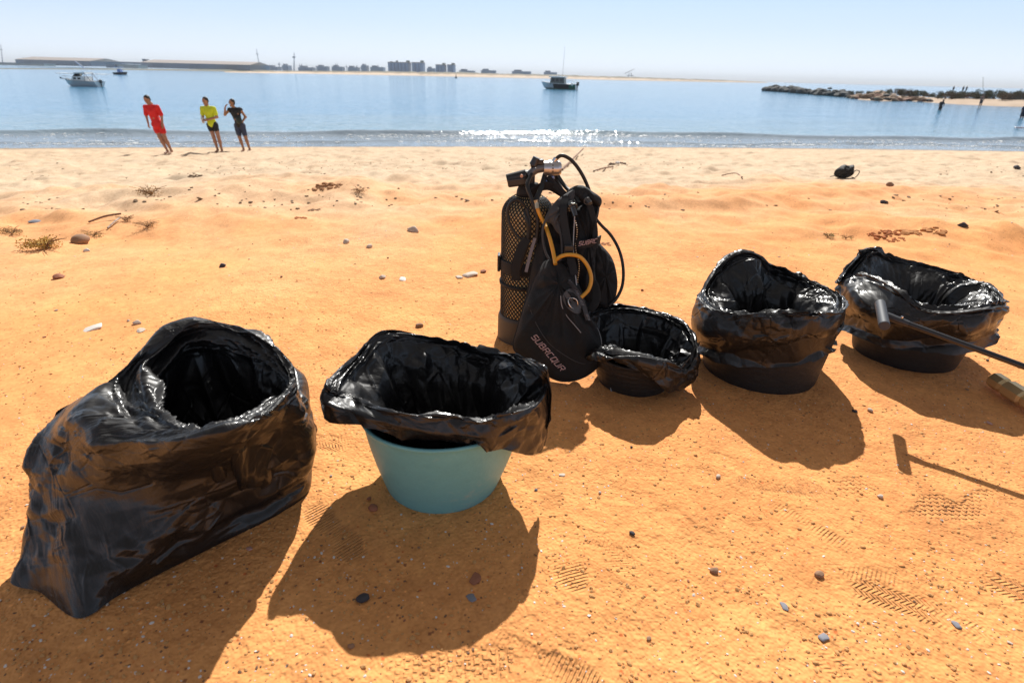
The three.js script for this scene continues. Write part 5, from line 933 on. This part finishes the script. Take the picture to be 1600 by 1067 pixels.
{
  const geos = [1, 2, 3, 4].map((k) => rockGeo(200 + k, .7, .45)); seed(303); let n = 0;
  for (let i = 0; i < 74; i++) {
    const f = i / 73, px = 1195 + f * 134 + rr(-3, 3), back = rnd(), py = mixn(141.5, 152, f) - back * mixn(3, 6, f), p = atH(px, mixn(142, 153, f) - back * mixn(.5, 2.4, f), SEA), s = mixn(1.0, .62, f) * rr(.7, 1.5);
    const m = shade(new THREE.Mesh(geos[i % 4], rockDark)); m.name = numbered('jetty_rock'); m.position.set(p.x, SEA + rr(.05, .5) + back * .35, p.z); m.scale.set(s * 1.2, s, s); m.rotation.set(rr(-.3, .3), rr(0, 6), rr(-.3, .3));
    m.userData = { label: 'dark rough boulder piled in the rock jetty', category: 'rock', group: 'boulders of the rock jetty' }; scene.add(m); n++;
  }
  const tan = [1, 2, 3].map((k) => rockGeo(400 + k, .55, .4)); seed(99);
  for (let i = 0; i < 60; i++) { const px = 1316 + 140 * Math.pow(rnd(), .9), p = headAt(px, rr(0, px < 1400 ? .55 : .22)), s = rr(.3, .85); const m = shade(new THREE.Mesh(tan[i % 3], rnd() < .5 ? rockTan : rnd() < .5 ? rockRed : rockDark)); m.name = numbered('shore_rock'); m.position.set(p.x, p.y + s * .25, p.z); m.scale.set(s * 1.3, s, s); m.rotation.set(rr(-.4, .4), rr(0, 6), rr(-.4, .4)); m.userData = { label: 'brown broken rock at the foot of the scrubby headland', category: 'rock', group: 'broken rocks below the headland' }; scene.add(m); }
  // tilted concrete slabs
  for (const [q, lab] of [[[[1333, 152.5], [1362, 155.5], [1387, 143], [1372, 140.5]], 'long pale tilted slab lying across the rocks of the headland'], [[[1362, 156], [1376, 157], [1402, 147], [1388, 144.5]], 'narrower tilted slab right of the long pale slab']]) {
    const z0 = atH(q[0][0], q[0][1], SEA).z, pts = q.map(([x, y], i) => atZ(x, y, z0 - (i > 1 ? 9 : .5))), g = new THREE.BufferGeometry(), dn = pts.map((p) => p.clone().add(V(0, -.35, 0))), F = [];
    const quad = (a, b, c, d) => F.push(...[a, b, c, a, c, d].flatMap((p) => p.toArray())); quad(...pts); quad(...dn); for (let i = 0; i < 4; i++) quad(pts[i], pts[(i + 1) % 4], dn[(i + 1) % 4], dn[i]);
    g.setAttribute('position', new THREE.Float32BufferAttribute(F, 3)); g.computeVertexNormals(); solo('concrete_slab', g, std(.42, .29, .20, .9), lab, 'slab', pts[0].clone());
  }
}
// shrubs: stems and many small leaves
function shrubGeo(sd, n, leaf, wide = 1, tall = 1) {
  seed(sd); const P = [], lumps = [...Array(7)].map(() => [V(rr(-.6, .6) * wide, rr(.15, .6) * tall, rr(-.5, .5)), rr(.25, .5)]);
  for (let i = 0; i < n; i++) { const [c, r] = lumps[Math.floor(rnd() * 7)], d = V(rr(-1, 1), rr(-.8, 1), rr(-1, 1)).normalize().multiplyScalar(r * Math.pow(rnd(), .35)), p = c.clone().add(d); p.y = Math.max(.02, p.y); const a = V(rr(-1, 1), rr(-.3, 1), rr(-1, 1)).normalize().multiplyScalar(leaf * rr(.6, 1.4)), b = V(rr(-1, 1), rr(-1, 1), rr(-1, 1)).cross(a).normalize().multiplyScalar(leaf * .35); P.push(...p.clone().add(b).toArray(), ...p.clone().sub(b).toArray(), ...p.clone().add(a).toArray()); }
  const g = new THREE.BufferGeometry(); g.setAttribute('position', new THREE.Float32BufferAttribute(P, 3)); g.computeVertexNormals(); return g;
}
{
  const gs = [1, 2, 3].map((k) => shrubGeo(600 + k, 1500, .085, 1.3, .8)), st = merge([...Array(6)].map((_, i) => rod(V(0, -.1, 0), V(Math.cos(i) * .4, .45, Math.sin(i * 2) * .3), .03, .012, 5))), mats = [std(.055, .07, .025, .9, { transmission: 0 }), std(.085, .075, .03, .9), std(.10, .07, .04, .9)];
  seed(808);
  const list = [[1338, 12, 'low scrub bush at the left end of the headland above the jetty'], [1352, 15], [1366, 14], [1384, 13], [1398, 22], [1410, 26], [1424, 27, 'largest dark bush standing on the headland above the broken rocks'], [1436, 20], [1452, 15], [1466, 18], [1478, 22], [1488, 26], [1500, 27], [1513, 26], [1527, 24], [1540, 25], [1554, 27], [1568, 27], [1582, 26], [1596, 28], [1612, 30]];
  list.forEach(([px, w, lab], i) => { const p = headAt(px, rr(.7, .95)), s = w / 876 * Math.hypot(p.x, p.z) * .5; const t = thing('bush', lab ?? 'olive green scrub bush in the belt along the headland', 'bush', p, lab ? undefined : 'bushes along the headland'); t.rotation.y = rr(-.5, .5); bases.set(t, V(0, 0, 0)); part('foliage', gs[i % 3].clone().scale(s, s * rr(.75, 1.05), s), mats[i % 3], t); part('stem', st.clone().scale(s, s, s), rockRed, t); });
  // pole and far figures on the crest
  const pz = atH(1536, 166, SEA).z - 24, p0 = atZ(1537, 147, pz), p1 = atZ(1537, 121, pz), t = thing('pole', 'thin upright pole on the crest of the headland', 'pole', p0); part('shaft', rod(p0, p1, .045, .03, 6), pale, t); part('cap', new THREE.SphereGeometry(.07, 8, 6).translate(p1.x, p1.y, p1.z), pale, t);
  [[1486, 142], [1501, 142.5], [1506, 143]].forEach(([x, y], i) => { const p = headAt(x, .95); p.y += .9; person({ at: p, label: 'tiny dark figure standing among the bushes on the headland crest', size: .62, small: true, cell: .05, skin: [.2, .12, .09], j: { pelvis: [0, .90, 0], waist: [0, 1.06, 0], chest: [0, 1.24, .01], neck: [0, 1.43, .01], head: [0, 1.58, .03], shL: [-.18, 1.36, 0], shR: [.18, 1.36, 0], elL: [-.25, 1.10, .03], wrL: [-.22, .87, .06], elR: [.25, 1.10, .03], wrR: [.22, .87, .06], hipL: [-.09, .86, 0], hipR: [.09, .86, 0], knL: [-.11, .47, .03], knR: [.11, .47, .03], anL: [-.12, .08, 0], anR: [.12, .08, 0] }, shirt: { c: [.03, .03, .04], sleeve: .5 }, shorts: { c: [.02, .02, .03], len: .6 } }).userData.group = 'tiny figures on the headland crest'; });
}

// ---------------------------------------------------------------- things lying on the sand
const stoneMats = { red: std(.34, .13, .07, .85), brown: std(.30, .17, .10, .85), dark: std(.05, .045, .05, .8), grey: std(.22, .22, .25, .8), pale: std(.58, .47, .38, .85), white: std(.72, .66, .6, .8), pink: std(.55, .30, .25, .8) };
for (const k in stoneMats) { stoneMats[k].bumpMap = sandBump; stoneMats[k].bumpMap = null; }
const stoneGeos = [...Array(8)].map((_, k) => rockGeo(700 + k, .62, .5)), slabGeos = [1, 2, 3].map((k) => rockGeo(800 + k, .22, .45)), roundGeos = [1, 2].map((k) => rockGeo(900 + k, .72, .82));
function stone(px, py, w, m, label, kind = 'stone', group) {
  const p = atG(px, py), s = w / 876 * p.distanceTo(EYE) * .70 / 2, g = kind === 'slab' ? slabGeos[Math.floor(rnd() * 3)] : kind === 'round' ? roundGeos[Math.floor(rnd() * 2)] : stoneGeos[Math.floor(rnd() * 8)];
  const o = shade(new THREE.Mesh(g, stoneMats[m])); o.name = numbered(kind === 'slab' ? 'flat_stone' : 'stone'); o.position.set(p.x, p.y + s * (kind === 'slab' ? .05 : .28), p.z); o.scale.set(s * 1.15, s, s * .9); o.rotation.set(rr(-.1, .1), rr(0, 6.28), rr(-.1, .1)); o.userData = { label, category: 'stone' }; if (group) o.userData.group = group; scene.add(o); return o;
}
seed(1234);
stone(583, 795, 20, 'red', 'rounded reddish stone in the shade just left of the teal tub', 'round');
stone(577, 780, 11, 'red', 'smaller red stone touching the rounded one left of the teal tub');
stone(567, 936, 24, 'dark', 'dark angular stone near the front edge of the teal tub shadow');
stone(742, 905, 30, 'red', 'half buried reddish flat stone in the teal tub shadow', 'slab');
stone(738, 934, 24, 'grey', 'half buried grey flat stone at the right in the teal tub shadow', 'slab');
stone(1116, 892, 19, 'brown', 'brown stone with a shaded dark hollow among the boot prints', 'stone');
stone(1280, 899, 17, 'brown', 'rounded brown pebble right of the zigzag boot print', 'round');
stone(1226, 948, 18, 'grey', 'flat slate grey pebble beyond the zigzag boot print', 'slab');
stone(1288, 997, 22, 'grey', 'pale grey flat pebble at the lower middle right', 'slab');
stone(655, 510, 16, 'brown', 'broken reddish stone behind the bag of the teal tub');
stone(145, 513, 30, 'white', 'white flat shell fragment left behind the big bag', 'slab');
stone(219, 516, 18, 'pale', 'small pale flat stone up left of the big bag', 'slab');
stone(214, 505, 14, 'pale', 'smallest pale pebble above the flat stone behind the big bag');
stone(735, 430, 40, 'pale', 'broad flat pale rock left of the scuba tank', 'slab');
stone(716, 433, 20, 'pale', 'small flat rock at the left end of the broad pale rock', 'slab');
stone(755, 425, 14, 'red', 'dark red stone on the right end of the broad pale rock');
stone(646, 361, 24, 'pale', 'pale blocky stone alone on the middle of the beach');
stone(540, 379, 16, 'pale', 'pale stone left of the blocky one on the beach');
stone(577, 386, 14, 'pale', 'pale pebble between two others mid beach');
stone(126, 378, 28, 'brown', 'large grey brown stone beside the dry yellow plant', 'round');
stone(55, 346, 20, 'grey', 'flat grey stone behind the dry yellow plant', 'slab');
stone(92, 434, 17, 'red', 'reddish brown stone in front of the dry yellow plant');
stone(135, 392, 10, 'white', 'white pebble just in front of the grey brown stone');
stone(347, 416, 14, 'dark', 'dark stone alone on the sand behind the big bag');
stone(628, 436, 22, 'white', 'whitish flat stone behind the teal tub', 'slab');
stone(597, 434, 14, 'pale', 'pale pebble left of the whitish flat stone');
stone(1336, 643, 9, 'dark', 'dark pebble between the shadows of the two right bags');
stone(1360, 641, 11, 'pale', 'pale pebble beside the dark one between the two right shadows');
stone(1547, 661, 10, 'pink', 'pink pebble inside the shadow of the rightmost bag', 'slab');
stone(988, 834, 12, 'dark', 'dark pebble beside the middle boot print');
stone(1122, 745, 11, 'pale', 'pale pebble below the tip of the tall bag shadow');
stone(1376, 776, 11, 'pale', 'beige pebble below the shadow of the rod');
stone(548, 1010, 13, 'brown', 'little brown pebble near the bottom below the teal tub shadow');
stone(1014, 998, 10, 'brown', 'little brown pebble at the bottom middle of the picture');
stone(1497, 977, 16, 'grey', 'thin grey stone sliver at the lower right', 'slab');
stone(700, 790, 9, 'pale', 'pale chip pressed in the sand right of the teal tub base', 'slab');
stone(878, 742, 14, 'pale', 'pale shell chip at the ragged tip of the jacket shadow', 'slab');
stone(1505, 353, 15, 'dark', 'dark stone at the right beyond the rightmost bag');
stone(1382, 317, 14, 'dark', 'dark stone below the black backpack on the beach');
stone(1391, 290, 14, 'brown', 'brown lump on the beach right of the black backpack');
stone(1590, 263, 12, 'dark', 'dark lump on the pale beach at the right edge');
stone(390, 857, 14, 'pink', 'pinkish flat chip at the edge of the big bag shadow', 'slab');
for (let i = 0; i < 60; i++) { const py = 395 + 640 * Math.pow(rnd(), 1.1), px = rr(20, 1580); stone(px, py, rr(5, 8), ['pale', 'white', 'brown', 'dark', 'grey', 'red'][Math.floor(rnd() * 6)], 'small loose pebble scattered on the orange sand', rnd() < .4 ? 'slab' : 'stone', 'small pebbles scattered over the sand'); }
{ // grit too fine to count, in three tones
  const geos = [rockGeo(951, .5, .5), rockGeo(952, .6, .6)]; for (const g of geos) g.scale(1, 1, 1);
  const small = new THREE.IcosahedronGeometry(1, 0);
  seed(4321);
  const lay = (name, mat, n, r0, r1, s0, s1, label, flat, nearest) => { const im = new THREE.InstancedMesh(small, mat, n), M = new THREE.Matrix4(), Q = new THREE.Quaternion(), E = new THREE.Euler(); let c = 0; while (c < n) { const px = rr(-40, 1640), py = mixn(r0, r1, Math.pow(rnd(), nearest)); if (fbm(px * .006, py * .011, s0 * 900, 3) < rr(-.35, .25)) continue; const p = atH(px, py, 0); if (py < 300) { const q = atH(px, py, -.7); p.copy(q); } const y = groundY(p.x, p.z), s = rr(s0, s1) * rr(.4, 1) * (py < 420 ? 1.6 : 1); E.set(rr(-.4, .4), rr(0, 6), rr(-.4, .4)); M.compose(V(p.x, y + s * .15, p.z), Q.setFromEuler(E), V(s * rr(.8, 1.7), s * flat, s)); im.setMatrixAt(c++, M); } im.name = name; im.userData = { kind: 'stuff', label, category: 'grit' }; shade(im); scene.add(im); };
  lay('pale_grit', stoneMats.white, 1500, 1070, 330, .0014, .0038, 'pale shell grit strewn over the sand', .45, 1.0);
  lay('dark_grit', std(.20, .11, .06, .9), 1300, 1070, 330, .0013, .0036, 'dark grit strewn over the sand', .6, 1.0);
  lay('sand_crumbs', std(.58, .30, .11, .95), 4200, 1070, 420, .002, .006, 'crumbs of damp sand kicked over the surface', .6, 1.0);
  lay('beach_debris', std(.2, .13, .075, .95), 700, 330, 242, .006, .016, 'dark bits of dry weed and debris on the pale beach', .4, 1.0);
}
function lump(px, py, w, h, label, m, sd) { const p = atG(px, py), s = w / 876 * p.distanceTo(EYE) / 2, gs = []; seed(sd); for (let i = 0; i < 44; i++) { const g = stoneGeos[i % 8].clone(), q = s * rr(.05, .19); g.scale(q * rr(.8, 1.6), q * h, q); g.rotateY(rr(0, 6)); const x = p.x + s * rr(-1, 1), z = p.z + s * .5 * rr(-1, 1); g.translate(x, groundY(x, z) + q * .15, z); gs.push(g); } solo('earth_clump', merge(gs), m, label, 'clump', p); }
const redEarth = std(.46, .15, .045, .95);
lump(1383, 364, 34, .9, 'heap of broken red earth crust beyond the tall bag', redEarth, 51);
lump(1440, 362, 56, .8, 'wider broken red crust edge right of the red earth heap', std(.52, .22, .07, .95), 52);
lump(1402, 374, 20, .9, 'small red earth heap nearest to the rightmost bag', redEarth, 53);
lump(512, 290, 40, .9, 'reddish earth lumps on the crest of the beach behind the bags', std(.40, .19, .08, .95), 54);
lump(470, 340, 18, .8, 'little red clods below the crest lumps mid beach', redEarth, 55);
lump(490, 328, 16, .9, 'brown clods just under the crest lumps', std(.28, .15, .08, .95), 56);
lump(938, 380, 30, .6, 'patch of reddish crumbs behind the jacket hose', std(.36, .15, .06, .95), 57);
lump(305, 275, 16, .9, 'dark weed lump on the pale beach below the walkers', std(.16, .09, .05, .95), 58);
{ // black backpack
  const p = atG(1318, 277), s = p.distanceTo(EYE) / 876, t = thing('backpack', 'small black backpack with a loose strap lying on the pale beach', 'backpack', p), O = (x, y) => V(p.x + x * s, p.y + y * s, p.z);
  part('bag_body', cushion([[-11, 0], [-13, 6], [-8, 12], [-3, 15], [3, 14], [9, 15], [11, 9], [10, 2], [6, -1]].map(([x, y]) => O(x, y + 1)), 6 * s, { sd: 71, M: 80, wrinkle: .03 }).geo, std(.008, .008, .009, .7), t);
  part('pocket', cushion([[-6, 1], [-7, 6], [-1, 8], [5, 7], [5, 2], [0, 0]].map(([x, y]) => V(p.x + x * s, p.y + y * s, p.z + 4.5 * s)), 2.2 * s, { sd: 72, M: 60, wrinkle: .01 }).geo, std(.012, .012, .013, .7), t);
  part('strap', tube([O(10, 4), O(14, 9), O(19, 8), O(18, 3), O(15, 0), O(11, .5)], .55 * s, 50, 6), std(.01, .01, .01, .7), t); part('strap', tube([O(-11, 2), O(-15, 1), O(-17, .5)], .6 * s, 20, 6), std(.01, .01, .01, .7), t);
}
{ // driftwood, sticks
  const stick = (pts, r, m, label, name = 'stick') => { const g = tube(pts.map(([x, y, l]) => atG(x, y).add(V(0, l ?? .01, 0))), r, 50, 7), P = g.attributes.position; for (let i = 0; i < P.count; i++) { const n = .3 * r * noise3(P.getX(i) * 60, P.getY(i) * 60, P.getZ(i) * 60); P.setXYZ(i, P.getX(i) + n, P.getY(i) + n, P.getZ(i)); } g.computeVertexNormals(); solo(name, g, m, label, 'stick', atG(pts[0][0], pts[0][1])); };
  const wood = std(.24, .13, .085, .9), grey = std(.42, .33, .27, .9);
  stick([[878, 266], [893, 254, .05], [911, 240, .14]], .018, wood, 'thin brown stick sticking up behind the scuba hoses');
  stick([[138, 349], [165, 344, .03], [190, 340, .03]], .007, wood, 'long thin twig on the left beach beyond the brown stone');
  stick([[168, 358], [180, 350, .02], [188, 344, .02]], .006, grey, 'pale short twig crossing below the long twig at left');
  stick([[928, 268], [945, 264, .02], [958, 262, .02]], .013, wood, 'reddish stick left of the driftwood clump');
  lump(963, 256, 26, 1.4, 'brown driftwood clump beyond the scuba hoses', std(.16, .09, .06, .95), 61);
  stick([[1128, 275], [1142, 276, .05], [1160, 279, .02]], .008, wood, 'dark twig on the pale beach beyond the tall bag');
  const w = atG(962, 257); solo('shell', rockGeo(999, .7, .8).scale(.05, .05, .05).translate(w.x, w.y + .06, w.z + .22), stoneMats.white, 'white shell lying in front of the driftwood clump', 'shell', w);
}
{ // dry plants
  const yellow = std(.58, .38, .10, .9), olive = std(.30, .24, .09, .9), tw = std(.22, .12, .06, .9);
  const plant = (px, py, w, m, label, n, sd, tall = .55) => { const p = atG(px, py), s = w / 876 * p.distanceTo(EYE) * .55, t = thing('plant', label, 'plant', p); seed(sd); const stems = []; for (let i = 0; i < 26; i++) { const a = rr(0, 6.28), l = rr(.5, 1.1), e = V(p.x + Math.cos(a) * s * l, p.y + s * tall * rr(.25, 1), p.z + Math.sin(a) * s * .7 * l); stems.push(tube([p.clone(), p.clone().lerp(e, .5).add(V(0, s * .12, 0)), e], s * .012, 8, 4)); } part('stem', merge(stems), tw, t); part('foliage', shrubGeo(sd, n, .11, 1.5, tall * 1.1).scale(s * .8, s * .8, s * .8), m, t, false); };
  plant(70, 388, 48, yellow, 'dry yellow plant sprawling on the sand at the left', 900, 21);
  plant(18, 366, 30, olive, 'small olive tuft at the left edge behind the yellow plant', 260, 22);
  plant(146, 369, 26, olive, 'small green tuft beyond the grey brown stone', 220, 23);
  plant(230, 355, 30, std(.36, .22, .09, .9), 'faint dry tuft on the crest left of middle', 160, 24);
  plant(235, 305, 40, std(.36, .21, .08, .9), 'dry reddish tuft at the edge of the orange sand below the walkers', 300, 25);
  plant(195, 345, 24, std(.36, .20, .09, .9), 'brown dry tuft at the end of the long twig', 200, 26);
  plant(1295, 370, 24, std(.16, .22, .06, .9), 'thin green grass tuft beyond the tall bag', 200, 27);
  plant(1322, 373, 20, std(.16, .22, .06, .9), 'smaller green tuft right of the first beyond the tall bag', 140, 28);
  plant(562, 300, 26, std(.40, .22, .09, .9), 'dry tuft right of the crest lumps', 160, 29);
}

// ---------------------------------------------------------------- air
scene.fog = new THREE.FogExp2(new THREE.Color(.86, .91, .97), .00024);

renderer.render(scene, camera);
